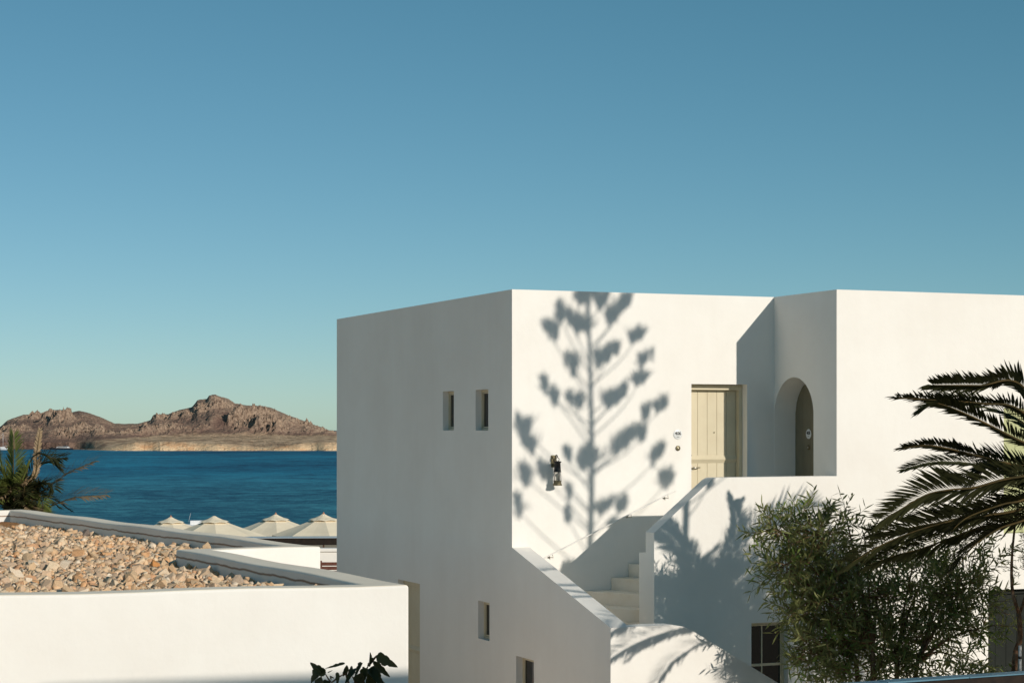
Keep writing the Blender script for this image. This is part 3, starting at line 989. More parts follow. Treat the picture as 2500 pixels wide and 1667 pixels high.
def rock_variant(k):
    rng = random.Random(100 + k)
    bm = bmesh.new()
    for _ in range(11):
        v = Vector((rng.gauss(0, 1), rng.gauss(0, 1), rng.gauss(0, 1))).normalized()
        bm.verts.new((v.x * rng.uniform(0.8, 1.25), v.y * rng.uniform(0.65, 1.0), v.z * rng.uniform(0.5, 0.85)))
    bmesh.ops.convex_hull(bm, input=bm.verts)
    bmesh.ops.delete(bm, geom=[v for v in bm.verts if not v.link_faces], context='VERTS')
    bmesh.ops.triangulate(bm, faces=bm.faces)
    bm.verts.index_update()
    vs_ = np.array([v.co[:] for v in bm.verts]); fs_ = np.array([[v.index for v in f.verts] for f in bm.faces])
    bm.free()
    return vs_, fs_


TINTS = np.array((0.97, 0.93, 0.84)) * np.array([(0.80, 0.60, 0.42), (0.84, 0.67, 0.50), (0.76, 0.54, 0.36), (0.86, 0.72, 0.57), (0.70, 0.54, 0.42), (0.74, 0.46, 0.27),
                  (0.84, 0.63, 0.47), (0.72, 0.45, 0.29), (0.88, 0.77, 0.66), (0.55, 0.43, 0.34), (0.80, 0.58, 0.40), (0.76, 0.61, 0.48)])
VAR = [rock_variant(k) for k in range(14)]
BED = MB(); BED.prism(inset(outer, [t + 0.004 for t in thick]), 'z', GZ0 - 0.02, GZ0 + 0.025)
bed = BED.build('gravel_bed', SAND_M, LOW, fix=True)


def rand_rot(rng, n):
    q = rng.normal(size=(n, 4)); q /= np.linalg.norm(q, axis=1)[:, None]
    w, x, y, z = q.T
    return np.stack([np.stack([1 - 2 * (y * y + z * z), 2 * (x * y - z * w), 2 * (x * z + y * w)], -1),
                     np.stack([2 * (x * y + z * w), 1 - 2 * (x * x + z * z), 2 * (y * z - x * w)], -1),
                     np.stack([2 * (x * z - y * w), 2 * (y * z + x * w), 1 - 2 * (x * x + y * y)], -1)], 1)


def tint_mesh(me, cols):
    a = me.attributes.new('tint', 'FLOAT_COLOR', 'FACE')
    c = np.ones((len(me.polygons), 4), np.float32); c[:, :3] = cols
    a.data.foreach_set('color', c.ravel())


def gravel():
    rng = np.random.default_rng(5)
    core = inset(outer, [t + 0.03 for t in thick])
    n = 90000
    x = rng.uniform(-12.5, -1, n); y = rng.uniform(15.4, 37, n)
    # only the strip of roof that the viewpoint can look down on, with a margin
    ok = inside(core, x, y) & (x / y > -0.33)
    x = x[ok]; y = y[ok]
    size = rng.gamma(2.6, 0.0135, x.size) + 0.014
    size = np.clip(size, 0.022, 0.125)
    heap = (fbm(x * 0.9, y * 0.9, 3, 61) - 0.4) * 0.09
    z = GZ0 + 0.028 + rng.uniform(0, 0.05, x.size) + heap
    soil = (np.hypot(x + 9.6, y - 35.2) < 1.7) | (x + 0.42 * (y - 34) < -9.6) & (y > 33.5)
    keep = ~soil
    x, y, z, size = x[keep], y[keep], z[keep], size[keep]
    rot = rand_rot(rng, x.size)
    kind = rng.integers(0, len(VAR), x.size)
    tid = rng.integers(0, len(TINTS), x.size)
    # pick out the stones that show largest
    vis = (y > 18.9) & (x / y > -0.262)
    score = np.where(vis, size / y, 0)
    order = np.argsort(-score)
    single = set(order[:300].tolist())
    meshes = []
    for k, (vv, ff) in enumerate(VAR):
        me = bpy.data.meshes.new('stone'); me.from_pydata(vv.tolist(), [], ff.tolist()); me.update()
        tint_mesh(me, TINTS[k % len(TINTS)] * (0.92 + 0.02 * (k % 5)))
        me.materials.append(STONE); meshes.append(me)
    for i in order[:300]:
        o = bpy.data.objects.new('stone', meshes[kind[i]])
        COL.objects.link(o); o.parent = bed
        M = Matrix([list(r) for r in rot[i]]).to_4x4()
        o.matrix_local = Matrix.Translation((x[i], y[i], z[i] + size[i] * 0.15)) @ M @ Matrix.Scale(size[i], 4)
    V = []; Fc = []; T = []; off = 0
    for k, (vv, ff) in enumerate(VAR):
        idx = np.array([i for i in np.nonzero(kind == k)[0] if i not in single])
        vw = np.einsum('nij,vj->nvi', rot[idx], vv) * size[idx][:, None, None] + np.stack([x[idx], y[idx], z[idx]], -1)[:, None, :]
        V.append(vw.reshape(-1, 3))
        Fc.append((ff[None] + (np.arange(len(idx)) * len(vv))[:, None, None] + off).reshape(-1, 3))
        T.append(np.repeat(TINTS[tid[idx]] * rng.uniform(0.85, 1.05, (len(idx), 1)), len(ff), axis=0))
        off += len(idx) * len(vv)
    V = np.concatenate(V); Fc = np.concatenate(Fc); T = np.concatenate(T)
    me = bpy.data.meshes.new('gravel')
    me.vertices.add(len(V)); me.vertices.foreach_set('co', V.astype(np.float32).ravel())
    me.loops.add(len(Fc) * 3); me.loops.foreach_set('vertex_index', Fc.astype(np.int32).ravel())
    me.polygons.add(len(Fc)); me.polygons.foreach_set('loop_start', (np.arange(len(Fc)) * 3).astype(np.int32))
    me.update(calc_edges=True)
    tint_mesh(me, T)
    g = add_obj('gravel', me, bed, [STONE]); g['kind'] = 'stuff'
    # a few marked stones
    for (px, py, d, s, tint, lab) in ((376, 1384, 24.0, 0.115, (0.62, 0.30, 0.11), 'orange boulder by the end of the inner parapet'),
                                      (205, 1290, 31.5, 0.13, (0.25, 0.2, 0.17), 'dark stone leaning on the long parapet'),
                                      (500, 1386, 22.6, 0.12, (0.64, 0.5, 0.36), None), (585, 1405, 21.6, 0.12, (0.6, 0.48, 0.37), None),
                                      (645, 1425, 20.6, 0.11, (0.68, 0.57, 0.44), None)):
        vv, ff = VAR[int(px) % 14]
        me = bpy.data.meshes.new('stone'); me.from_pydata(vv.tolist(), [], ff.tolist()); me.update()
        tint_mesh(me, tint); me.materials.append(STONE)
        o = bpy.data.objects.new('stone', me); COL.objects.link(o); o.parent = bed
        q = P(px, py, d); o.location = (q.x, q.y, GZ0 + 0.085); o.scale = (s, s, s); o.rotation_euler = (0.3, 0.9, px)
        if lab: o['label'] = lab
    # red soil heap in the far corner
    a = np.linspace(-13, -7.6, 60); c = np.linspace(32.2, 36.6, 50)
    X, Y = np.meshgrid(a, c)
    Z = GZ0 + 0.03 + 0.10 * fbm(X * 2, Y * 2, 4, 8) + 0.03 * (fbm(X * 14, Y * 14, 3, 9)) - 0.25 * np.clip(np.hypot((X + 10.2) / 1.6, (Y - 34.9) / 1.5) - 0.9, 0, 1)
    ins = inside(core, X, Y)
    me = grid_mesh('soil', X, Y, Z, True)
    bm = bmesh.new(); bm.from_mesh(me); bm.verts.ensure_lookup_table()
    fl = ins.ravel()
    bmesh.ops.delete(bm, geom=[v for v in bm.verts if not fl[v.index] or v.co.z < GZ0], context='VERTS')
    bm.to_mesh(me); bm.free()
    s = add_obj('soil', me, bed, [SOIL]); s['kind'] = 'stuff'


gravel()

# ------------------------------------------------------------------ house beside the viewpoint (throws the low shade)
m = MB()
q0 = Vector((4.75, 8.15, 0)); dirw = Vector((0.95, 0.317, 0)).normalized(); back = Vector((dirw.y, -dirw.x, 0))
M = Matrix(((dirw.x, -back.x, 0, 0), (dirw.y, -back.y, 0, 0), (0, 0, 1, 0), (0, 0, 0, 1)))
NH = thing('neighbour_house', 'white house beside the viewpoint, outside the picture', 'house', q0)
m.box(0, 3.9, -9, 0, -0.3, 7.12, M=M)
m.build('wall', PLASTER, NH, bevel=0.02)
for k in range(2):
    m = MB(); m.box(0.6 + k * 1.7, 1.6 + k * 1.7, 0.004, 0.05, 3.9, 5.3, M=M)
    m.build('shutter', OLIVE, NH, bevel=0.01)


HW = thing('bounce_wing', 'added long white wing past the edge of the picture, bouncing light onto the side wall', 'building', (-13.6, 37.5, 0), HA)  # unseen wing, added to bounce sunlight onto the shaded side wall
m = MB(); m.box(-26, 0, 0, 8.0, -0.3, 9.2)
m.build('wall', PLASTER, HW, bevel=0.02)
for k in range(8):
    for z0 in (1.0, 4.0, 7.0):
        m = MB(); m.box(-2.4 - k * 3.1, -1.5 - k * 3.1, -0.04, -0.004, z0, z0 + 1.3)
        m.build('shutter', OLIVE, HW, bevel=0.01)


# ------------------------------------------------------------------ plants
def bez(pts, n):
    """smooth curve through points (Catmull-Rom)"""
    pts = [Vector(p) for p in pts]
    pts = [pts[0] * 2 - pts[1]] + pts + [pts[-1] * 2 - pts[-2]]
    segs = len(pts) - 3
    out = []
    for i in range(n):
        t = i / (n - 1) * segs
        k = min(int(t), segs - 1); f = t - k
        p0, p1, p2, p3 = pts[k:k + 4]
        out.append(0.5 * ((2 * p1) + (p2 - p0) * f + (2 * p0 - 5 * p1 + 4 * p2 - p3) * f * f + (3 * p1 - p0 - 3 * p2 + p3) * f ** 3))
    return out


def frond(parent, pts, leaf_len=0.36, pairs=58, matl=None, rad=0.017, width=0.026, start=0.12, rng=None, vee=0.5, forward=0.75, ragged=0.0, roll=0.0, name='frond'):
    """one pinnate palm leaf along the given points (in parent space)"""
    rng = rng or random
    n = pairs
    c = bez(pts, n + 1)
    m = MB()
    m.tube([c[i] for i in range(0, n + 1, 2)], [rad * (1 - 0.85 * i / n) for i in range(0, n + 1, 2)], 5, 0)
    for i in range(int(n * start), n + 1):
        t = i / n
        d = (c[min(i + 1, n)] - c[max(i - 1, 0)]).normalized()
        up = Vector((0, 0, 1)) - d * d.z
        if up.length < 0.15:
            up = Vector((1, -0.6, 0)) - d * d.dot(Vector((1, -0.6, 0)))
        up.normalize()
        s0 = d.cross(up).normalized()
        if roll:
            q = Matrix.Rotation(roll, 3, d); up = q @ up; s0 = q @ s0
        ll = leaf_len * (0.55 + 0.75 * math.sin(min(1, (t - start * 0.5) * 1.25 + 0.12) * math.pi * 0.72)) * (1.0 if t < 0.8 else 1 - (t - 0.8) * 1.9)
        for sg in (-1, 1):
            if rng.random() < ragged:
                continue
            fwd = forward + 0.45 * t + rng.uniform(-0.12, 0.12)
            dd = (s0 * sg * 1.0 + up * (vee + rng.uniform(-0.2, 0.2)) + d * fwd + Vector((rng.uniform(-1, 1), rng.uniform(-1, 1), rng.uniform(-1, 1))) * (0.07 + ragged * 0.5))
            m.leaf(c[i], dd, up + s0 * (0.5 * sg) + d * 0.25, ll * rng.uniform(0.82, 1.08), width * rng.uniform(0.8, 1.15), droop=rng.uniform(0.03, 0.16) + ragged * 0.3, mi=1)
    return m.build(name, [RACHIS, matl or PALM_L], parent)


def palm_right():
    base = P(2640, 1160, 21.0)
    t = thing('palm_tree', 'dark feathery palm reaching in from beside the shrub', 'palm', (base.x, base.y, 0.0))
    o = Vector((base.x, base.y, 0))
    rng = random.Random(3)
    m = MB()
    prof = []
    for k in range(30):
        z = base.z * k / 29.0
        prof.append((0.21 + 0.03 * (k % 2) + (0.07 if k > 25 else 0), z))
    m.lathe(prof, seg=14)
    m.build('trunk', BARK_G, t)
    crown = base - o
    paths = [
        ([(2500, 946), (2390, 941), (2279, 940)], 21.4, 20.5, 0.25, 0.0),
        ([(2500, 1008), (2400, 985), (2290, 977), (2193, 971)], 20.6, 19.6, 0.20, 0.1),
        ([(2500, 1035), (2405, 995), (2349, 981), (2293, 982), (2256, 998)], 21.4, 21.8, 0.26, 0.0),
        ([(2500, 1080), (2396, 1028), (2325, 996), (2290, 984)], 20.4, 19.7, 0.20, 0.05),
        ([(2500, 1138), (2377, 1110), (2321, 1096), (2265, 1087), (2207, 1093)], 20.8, 20.2, 0.17, 0.05),
        ([(2500, 1168), (2391, 1136), (2321, 1128), (2265, 1131), (2210, 1145)], 21.5, 21.7, 0.18, 0.0),
        ([(2510, 1160), (2447, 1171), (2377, 1190), (2321, 1195), (2265, 1206), (2208, 1237), (2161, 1266)], 20.6, 20.1, 0.36, 0.0),
        ([(2500, 1205), (2377, 1253), (2321, 1269), (2236, 1285), (2138, 1302)], 21.0, 21.3, 0.33, 0.0),
        ([(2510, 1215), (2447, 1231), (2363, 1262), (2321, 1297)], 20.3, 19.8, 0.22, 0.15),
        ([(2500, 1240), (2400, 1259), (2317, 1273), (2235, 1296), (2152, 1330), (2080, 1372)], 20.8, 20.4, 0.33, 0.0),
        ([(2500, 1265), (2400, 1285), (2333, 1308), (2251, 1338), (2185, 1355), (2122, 1378)], 21.3, 21.6, 0.30, 0.0),
        ([(2520, 1260), (2440, 1290), (2380, 1330), (2340, 1380)], 20.5, 20.2, 0.30, 0.1),
        ([(2520, 1150), (2440, 1130), (2400, 1150), (2370, 1200)], 21.6, 22.2, 0.30, 0.0),
        ([(2520, 1000), (2470, 935), (2420, 936)], 21.8, 22.4, 0.22, 0.0),
    ]
    rolls = [0.7, 0.3, -0.5, 0.4, 0.5, -0.5, 0.95, 0.75, 0.5, 0.85, 0.8, 0.5, -0.6, 0.6]
    for k, (pp, d0, d1, ll, rag) in enumerate(paths):
        pts = [crown + Vector((rng.uniform(-0.1, 0.1), rng.uniform(-0.1, 0.1), rng.uniform(-0.1, 0.1)))]
        for i, (x, y) in enumerate(pp):
            f = (i + 1) / len(pp)
            pts.append(P(x, y, d0 + (d1 - d0) * f) - o)
        frond(t, pts, ll, 128, None, 0.018, 0.024, 0.06, rng, vee=0.45, forward=1.0, ragged=rag, roll=rolls[k])
    # the rest of the crown, mostly outside the picture
    n = 54
    for k in range(n):
        az = R(-68 + 136 * (k + rng.uniform(-0.3, 0.3)) / n)        # 0 = +x, spread over the far and right sides
        el = R(rng.uniform(-15, 66))
        Lg = rng.uniform(2.2, 2.9)
        hd = Vector((math.cos(az), math.sin(az), 0))
        p0 = crown
        p1 = p0 + (hd * math.cos(el) + Vector((0, 0, math.sin(el)))) * Lg * 0.45
        p2 = p0 + hd * (Lg * (0.35 + 0.45 * math.cos(el))) + Vector((0, 0, Lg * (0.62 * math.sin(el) - 0.12)))
        p3 = p0 + hd * (Lg * (0.45 + 0.5 * math.cos(el))) + Vector((0, 0, Lg * (0.52 * math.sin(el) - 0.42)))
        frond(t, [p0, p1, p2, p3], 0.42, 56, None, 0.02, 0.036, 0.1, rng)


def palm_left():
    d = 43.0
    base = P(38, 1225, d)
    t = thing('palm_shrub', 'bushy young palm with some dry fronds behind the gravel roof', 'palm', (base.x, base.y, -0.02))
    o = Vector((base.x, base.y, -0.02))
    rng = random.Random(8)
    crown = base - o
    m = MB(); m.lathe([(0.2, 0), (0.24, 0.5), (0.2, 1.2), (0.24, max(1.5, crown.z - 0.1))], seg=10)
    m.build('trunk', BARK_G, t)
    spec = [  # green ones: pixel path, drop of depth, leaflet length, material
        ([(33, 1180), (33, 1120), (32, 1062)], 0.3, 0.30, PALM_G, 0.0, 'frond'),
        ([(85, 1160), (90, 1105), (98, 1050)], 0.2, 0.11, PALM_DRY, 0.1, 'dry_frond'),
        ([(60, 1180), (72, 1130), (98, 1108), (130, 1118), (157, 1117)], 0.2, 0.30, PALM_L, 0.05, 'frond'),
        ([(60, 1190), (90, 1140), (120, 1128), (140, 1140)], -0.4, 0.30, PALM_L, 0.0, 'frond'),
        ([(80, 1215), (130, 1180), (175, 1150), (230, 1127)], 0.3, 0.32, PALM_DRY, 0.12, 'dry_frond'),
        ([(90, 1250), (140, 1228), (190, 1213), (255, 1208)], 0.5, 0.36, PALM_DRY, 0.12, 'dry_frond'),
        ([(70, 1200), (100, 1180), (125, 1180), (133, 1195)], 0.4, 0.28, PALM_L, 0.1, 'frond'),
        ([(70, 1215), (95, 1210), (105, 1235), (103, 1255)], 0.5, 0.25, PALM_G, 0.0, 'frond'),
        ([(20, 1190), (5, 1140), (-5, 1105)], 0.2, 0.30, PALM_G, 0.0, 'frond'),
        ([(45, 1195), (55, 1165), (65, 1140)], 0.6, 0.25, PALM_G, 0.0, 'frond'),
        ([(30, 1190), (12, 1170), (-10, 1172)], 0.7, 0.30, PALM_G, 0.0, 'frond'),
        ([(25, 1200), (5, 1190), (-20, 1205)], 0.8, 0.32, PALM_G, 0.0, 'frond'),
        ([(50, 1215), (52, 1235), (50, 1260)], 0.6, 0.30, PALM_L, 0.1, 'frond'),
        ([(20, 1225), (0, 1230), (-15, 1250)], 0.6, 0.25, PALM_DRY, 0.2, 'dry_frond'),
        ([(75, 1235), (90, 1245), (100, 1262)], 0.3, 0.25, PALM_L, 0.2, 'frond'),
    ]
    for pp, dd, ll, mt, rag, nm in spec:
        pts = [crown + Vector((rng.uniform(-0.12, 0.12), rng.uniform(-0.1, 0.1), rng.uniform(-0.1, 0.1)))]
        for i, (x, y) in enumerate(pp):
            pts.append(P(x, y, d - dd * (i + 1) / len(pp)) - o)
        frond(t, pts, ll * 1.2, 60, mt, 0.022, 0.03, 0.12, rng, vee=0.45, forward=1.0, ragged=rag, roll=rng.choice([-0.6, 0.6]), name=nm)
    for k in range(56):
        az = rng.uniform(0, 2 * math.pi); el = R(rng.uniform(-25, 60)); Lg = rng.uniform(0.6, 1.05)
        hd = Vector((math.cos(az), math.sin(az), 0))
        p0 = crown + Vector((rng.uniform(-0.25, 0.35), rng.uniform(-0.3, 0.3), rng.uniform(-0.35, 0.3)))
        p1 = p0 + (hd * math.cos(el) + Vector((0, 0, math.sin(el)))) * Lg * 0.5
        p2 = p1 + (hd * math.cos(el * 0.3) + Vector((0, 0, math.sin(el) * 0.4 - 0.55))) * Lg * 0.5
        frond(t, [p0, p1, p2], 0.34, 34, rng.choice([PALM_L, PALM_G, PALM_G, PALM_L, PALM_G, PALM_DRY]), 0.02, 0.04, 0.15, rng, ragged=0.1)


palm_right()
palm_left()


def ball(rng):
    while True:
        v = Vector((rng.uniform(-1, 1), rng.uniform(-1, 1), rng.uniform(-1, 1)))
        if v.length <= 1:
            return v


def twig(m, p, d, Lg, nleaf, rng, leaf=0.145, w=0.022, mi=1, r=0.004):
    """thin twig with alternate narrow leaves"""
    side = d.cross(Vector((rng.uniform(-1, 1), rng.uniform(-1, 1), rng.uniform(-1, 1)))).normalized()
    c = bez([p, p + d * Lg * 0.5 + side * Lg * 0.06, p + d * Lg + side * Lg * 0.02 - Vector((0, 0, Lg * rng.uniform(0, 0.15)))], 5)
    m.tube(c, [r, r * 0.8, r * 0.6, r * 0.5, r * 0.3], 3, 0)
    for k in range(nleaf):
        t = (k + 0.6) / nleaf
        f = t * 4; i = min(int(f), 3); q = c[i].lerp(c[i + 1], f - i)
        a = k * 2.4 + rng.uniform(-0.4, 0.4)
        e1 = d.cross(side); rd = side * math.cos(a) + e1 * math.sin(a)
        dd = (rd * 0.9 + d * rng.uniform(0.35, 1.1) + Vector((0, 0, rng.uniform(-0.25, 0.35))))
        up = Vector((rng.uniform(-1, 1), rng.uniform(-1, 1), rng.uniform(-0.2, 1.2)))
        m.leaf(q, dd, up, leaf * rng.uniform(0.65, 1.2), w * rng.uniform(0.8, 1.25), rng.uniform(-0.05, 0.15), mi)


def shrub():
    d0 = 23.0
    base = P(2150, 1700, d0); base.z = 0.0
    t = thing('shrub', 'large olive green shrub with narrow leaves in front of the wall', 'shrub', base)
    rng = random.Random(21)
    clumps = [  # px, py, rx, ry, depth offset, twigs
        (1985, 1292, 92, 66, 0.0, 120), (1900, 1292, 45, 35, 0.0, 22), (1920, 1385, 62, 48, -0.1, 62), (2005, 1385, 85, 70, 0.2, 110),
        (2110, 1300, 40, 36, 0.1, 16), (2062, 1245, 14, 28, 0.0, 4), (1995, 1470, 95, 62, 0.0, 120),
        (2110, 1460, 110, 85, 0.0, 180), (2240, 1440, 115, 85, 0.1, 180), (2360, 1430, 95, 90, 0.0, 150), (2350, 1335, 80, 30, 0.3, 24),
        (2230, 1375, 80, 30, 0.2, 26), (2150, 1380, 55, 24, 0.1, 12), (2030, 1560, 95, 75, 0.0, 150), (2160, 1560, 110, 75, 0.0, 190), (2290, 1520, 105, 55, 0.0, 130),
        (2400, 1530, 55, 38, -0.2, 34), (1965, 1600, 30, 55, 0.1, 26), (2070, 1640, 110, 45, 0.1, 110), (2240, 1620, 80, 45, 0.0, 50), (2330, 1600, 70, 40, 0.1, 26),
        (1925, 1490, 30, 26, 0.0, 12),
    ]
    m = MB()
    sk = MB()
    forks = []
    for (x, y) in ((2130, 1590), (2190, 1600), (2090, 1610), (2240, 1615)):
        f = P(x, y, d0 + rng.uniform(-0.2, 0.2)) - base
        forks.append(f)
        s0 = Vector(((x - 2160) / F * d0 * 0.5, rng.uniform(-0.1, 0.1), 0))
        sk.tube(bez([s0, s0.lerp(f, 0.5) + Vector((rng.uniform(-0.06, 0.06), 0, 0)), f], 8), [0.045, 0.042, 0.04, 0.037, 0.034, 0.032, 0.03, 0.028], 7)
    for (x, y, rx, ry, dd, nt_) in clumps:
        c = P(x, y, d0 + dd) - base
        k = d0 / F
        fk = min(forks, key=lambda q: (q - c).length)
        sk.tube(bez([fk, fk.lerp(c, 0.5) + Vector((0, 0, 0.08)), c], 7), [0.024, 0.02, 0.017, 0.014, 0.012, 0.010, 0.007], 6)
        for j in range(int(nt_ * (0.82 if x < 2060 else 0.62))):
            b_ = ball(rng)
            if j % 9 == 0:
                b_ = b_.normalized() * rng.uniform(1.1, 1.35)
            p = c + Vector((b_.x * rx * k * 1.05, b_.y * max(0.35, rx * k * 0.9), b_.z * ry * k * 1.05))
            out = Vector((b_.x, b_.y * 0.8, b_.z + 0.25)) + ball(rng) * 0.7
            out.normalize()
            young = rng.random() < (0.5 if x > 2380 and y > 1500 else 0.14)
            twig(m, p - out * 0.1, out, rng.uniform(0.2, 0.34), rng.randint(8, 13), rng, mi=2 if young else 1)
            if j % 6 == 0:
                sk.tube([c.lerp(p, 0.15), c.lerp(p, 0.6) + Vector((0, 0, 0.02)), p], [0.007, 0.005, 0.003], 4)
    # a loose sprig with a curled dry tip on the near side
    q = P(2050, 1260, d0) - base
    for (x0, y0, x1, y1) in ((2050, 1265, 2078, 1205), (1905, 1300, 1850, 1270), (1900, 1302, 1845, 1300), (1890, 1400, 1842, 1392), (1905, 1460, 1880, 1440)):
        a = P(x0, y0, d0 - 0.2) - base; e = P(x1, y1, d0 - 0.25) - base
        twig(m, a, (e - a).normalized(), (e - a).length, 12, rng, leaf=0.09, mi=1)
    sk.build('trunk', BARK, t)
    m.build('crown', [BARK, SHRUB_L, SHRUB_Y], t)


shrub()


def thin_tree():
    d0 = 22.3
    base = P(2478, 1700, d0); base.z = 0
    t = thing('young_tree', 'slender young tree with a red brown trunk before the dark door', 'tree', base)
    rng = random.Random(5)
    m = MB()
    pts = [P(x, y, d0) - base for x, y in ((2478, 1900), (2476, 1640), (2490, 1560), (2488, 1498))]
    pts[0].z = 0
    m.tube(bez(pts, 12), [0.04 - 0.0012 * i for i in range(12)], 8)
    up1 = [P(x, y, d0) - base for x, y in ((2488, 1498), (2472, 1445), (2470, 1370), (2478, 1280), (2490, 1200))]
    m.tube(bez(up1, 14), [0.024 - 0.0012 * i for i in range(14)], 7)
    up2 = [P(x, y, d0 + 0.1) - base for x, y in ((2488, 1498), (2503, 1455), (2512, 1380), (2516, 1250))]
    m.tube(bez(up2, 10), [0.02 - 0.001 * i for i in range(10)], 6)
    m.build('trunk', BARK, t)
    m = MB()
    for (x, y, r, n) in ((2510, 1185, 34, 60), (2535, 1250, 50, 70), (2492, 1260, 25, 30), (2520, 1330, 40, 40), (2505, 1390, 25, 16)):
        c = P(x, y, d0) - base
        for k in range(n):
            b_ = ball(rng)
            p = c + b_ * r * d0 / F
            twig(m, p, (b_ + Vector((0, 0, 0.4))).normalized(), rng.uniform(0.1, 0.2), 9, rng, leaf=0.05, w=0.009, mi=1, r=0.0025)
    m.build('crown', [BARK, SHRUB_Y], t)
    # stake
    a = P(2492, 1900, d0 - 0.1); a.z = 0
    st = thing('tree_stake', 'white stake tied beside the slender tree', 'stake', a)
    m = MB(); e = P(2490, 1575, d0 - 0.1) - a
    m.tube([Vector((0, 0, 0)), e], 0.018, 8)
    m.build('pole', WHITE_P, st)
    m = MB(); m.lathe([(0.0205, 0), (0.0205, 0.03)], c=(e.x, e.y, e.z - 0.15), seg=10)
    m.build('tie', BLACK_M, st)


thin_tree()


def low_plants():
    # two more plants low at the bottom edge
    for k, (px, py, n, lab) in enumerate(((2370, 1640, 26, 'small bushy plant at the foot of the dark door'), (2455, 1655, 10, 'young bright green sprout beside the white stake'))):
        d0 = 22.0
        base = P(px, py, d0); zt = base.z; base = Vector((base.x, base.y, 0))
        t = thing('garden_plant', lab, 'plant', base)
        rng = random.Random(60 + k)
        sk = MB(); m = MB()
        for j in range(n * 3):
            b_ = ball(rng)
            tip = Vector((b_.x * 0.26, b_.y * 0.25, zt - 0.16 + b_.z * 0.18))
            if j % 4 == 0:
                sk.tube(bez([Vector((b_.x * 0.03, b_.y * 0.03, 0)), Vector((b_.x * 0.1, b_.y * 0.1, zt * 0.6)), tip], 6), [0.012, 0.010, 0.009, 0.007, 0.005, 0.003], 5)
            twig(m, tip, (Vector((b_.x, b_.y, 0.5 + b_.z))).normalized(), rng.uniform(0.12, 0.25), 8, rng, leaf=0.09, mi=1 if k == 0 else 2)
        sk.build('stem', BARK, t)
        m.build('crown', [BARK, SHRUB_L, SHRUB_Y], t)


low_plants()


def fig():
    """broad lobed leaves in the shade at the bottom edge"""
    d0 = 16.4
    base = P(880, 1700, d0); base.z = 0
    t = thing('fig_bush', 'dark lobed leaves of a fig shoot before the white wall', 'bush', base)
    rng = random.Random(4)
    sk = MB()
    tips = []
    def pt(x, y, dd=0): return P(x, y, d0 + dd) - base
    for path in ([(880, 1900), (885, 1690), (893, 1640), (900, 1622)], [(880, 1900), (860, 1700), (810, 1665), (795, 1645)],
                 [(880, 1900), (870, 1720), (868, 1670), (860, 1650)], [(900, 1622), (915, 1605), (921, 1598)], [(900, 1625), (905, 1614), (910, 1612)]):
        c = [pt(x, y) for x, y in path]
        if path[0][1] == 1900: c[0] = Vector((0, 0, 0))
        sk.tube(bez(c, 10), [0.016 - 0.0013 * i for i in range(10)], 6)
    sk.build('stem', BARK, t)
    # leaf outline with lobes, slightly folded along its midrib
    half = [(0.0, 0.0), (0.13, 0.02), (0.24, 0.10), (0.27, 0.22), (0.22, 0.31), (0.27, 0.40), (0.235, 0.52), (0.17, 0.58), (0.17, 0.68), (0.11, 0.80), (0.06, 0.92), (0.0, 1.0)]
    spec = [(921, 1598, 965, 1625, 0.9), (900, 1622, 903, 1594, 0.7), (910, 1612, 946, 1646, 0.9), (842, 1618, 797, 1634, 0.35), (795, 1645, 757, 1620, 0.95), (847, 1622, 838, 1650, 0.9),
            (862, 1632, 845, 1664, 0.8), (885, 1618, 868, 1655, 0.8), (895, 1630, 880, 1668, 1.0), (900, 1632, 925, 1668, 1.0), (905, 1630, 935, 1672, 0.9), (785, 1640, 762, 1664, 0.8),
            (785, 1650, 775, 1680, 0.9), (823, 1640, 824, 1672, 0.6), (805, 1648, 816, 1662, 0.5), (800, 1640, 812, 1634, 0.4), (800, 1660, 790, 1690, 1.0), (885, 1640, 890, 1690, 1.0),
            (915, 1640, 900, 1690, 1.0), (870, 1665, 850, 1700, 1.0), (925, 1655, 945, 1675, 0.7)]
    for (x0, y0, x1, y1, wd) in spec:
        a = pt(x0, y0, rng.uniform(-0.12, 0.12)); e = pt(x1, y1, rng.uniform(-0.15, 0.15))
        d = e - a; Lg = d.length * 1.12; d.normalize()
        nrm = Vector((rng.uniform(-0.5, 0.5), -1, rng.uniform(-0.3, 0.8))); nrm = (nrm - d * nrm.dot(d)).normalized()
        s = d.cross(nrm)
        fold = rng.uniform(0.3, 1.1); curl = rng.uniform(-0.2, 0.5)
        vs_ = []
        for sg in (-1, 1):
            for (w_, l_) in half:
                w2 = w_ * wd * rng.uniform(0.9, 1.1)
                vs_.append(a + d * l_ * Lg + s * sg * w2 * Lg * math.cos(fold) + nrm * (w2 * Lg * math.sin(fold) - curl * Lg * l_ * l_ * 0.6))
        n = len(half)
        m = MB()
        fs_ = []
        for i in range(n - 1):
            pass
        # midrib points
        mid = [a + d * l_ * Lg - nrm * (curl * Lg * l_ * l_ * 0.6) for (w_, l_) in half]
        vs_ += mid
        for sgi, off in ((0, 0), (1, n)):
            for i in range(n - 1):
                q = (2 * n + i, off + i, off + i + 1, 2 * n + i + 1)
                fs_.append(q if sgi else tuple(reversed(q)))
        m.add(vs_, fs_, 0, True)
        m.build('leaf', FIG_L, t)


fig()


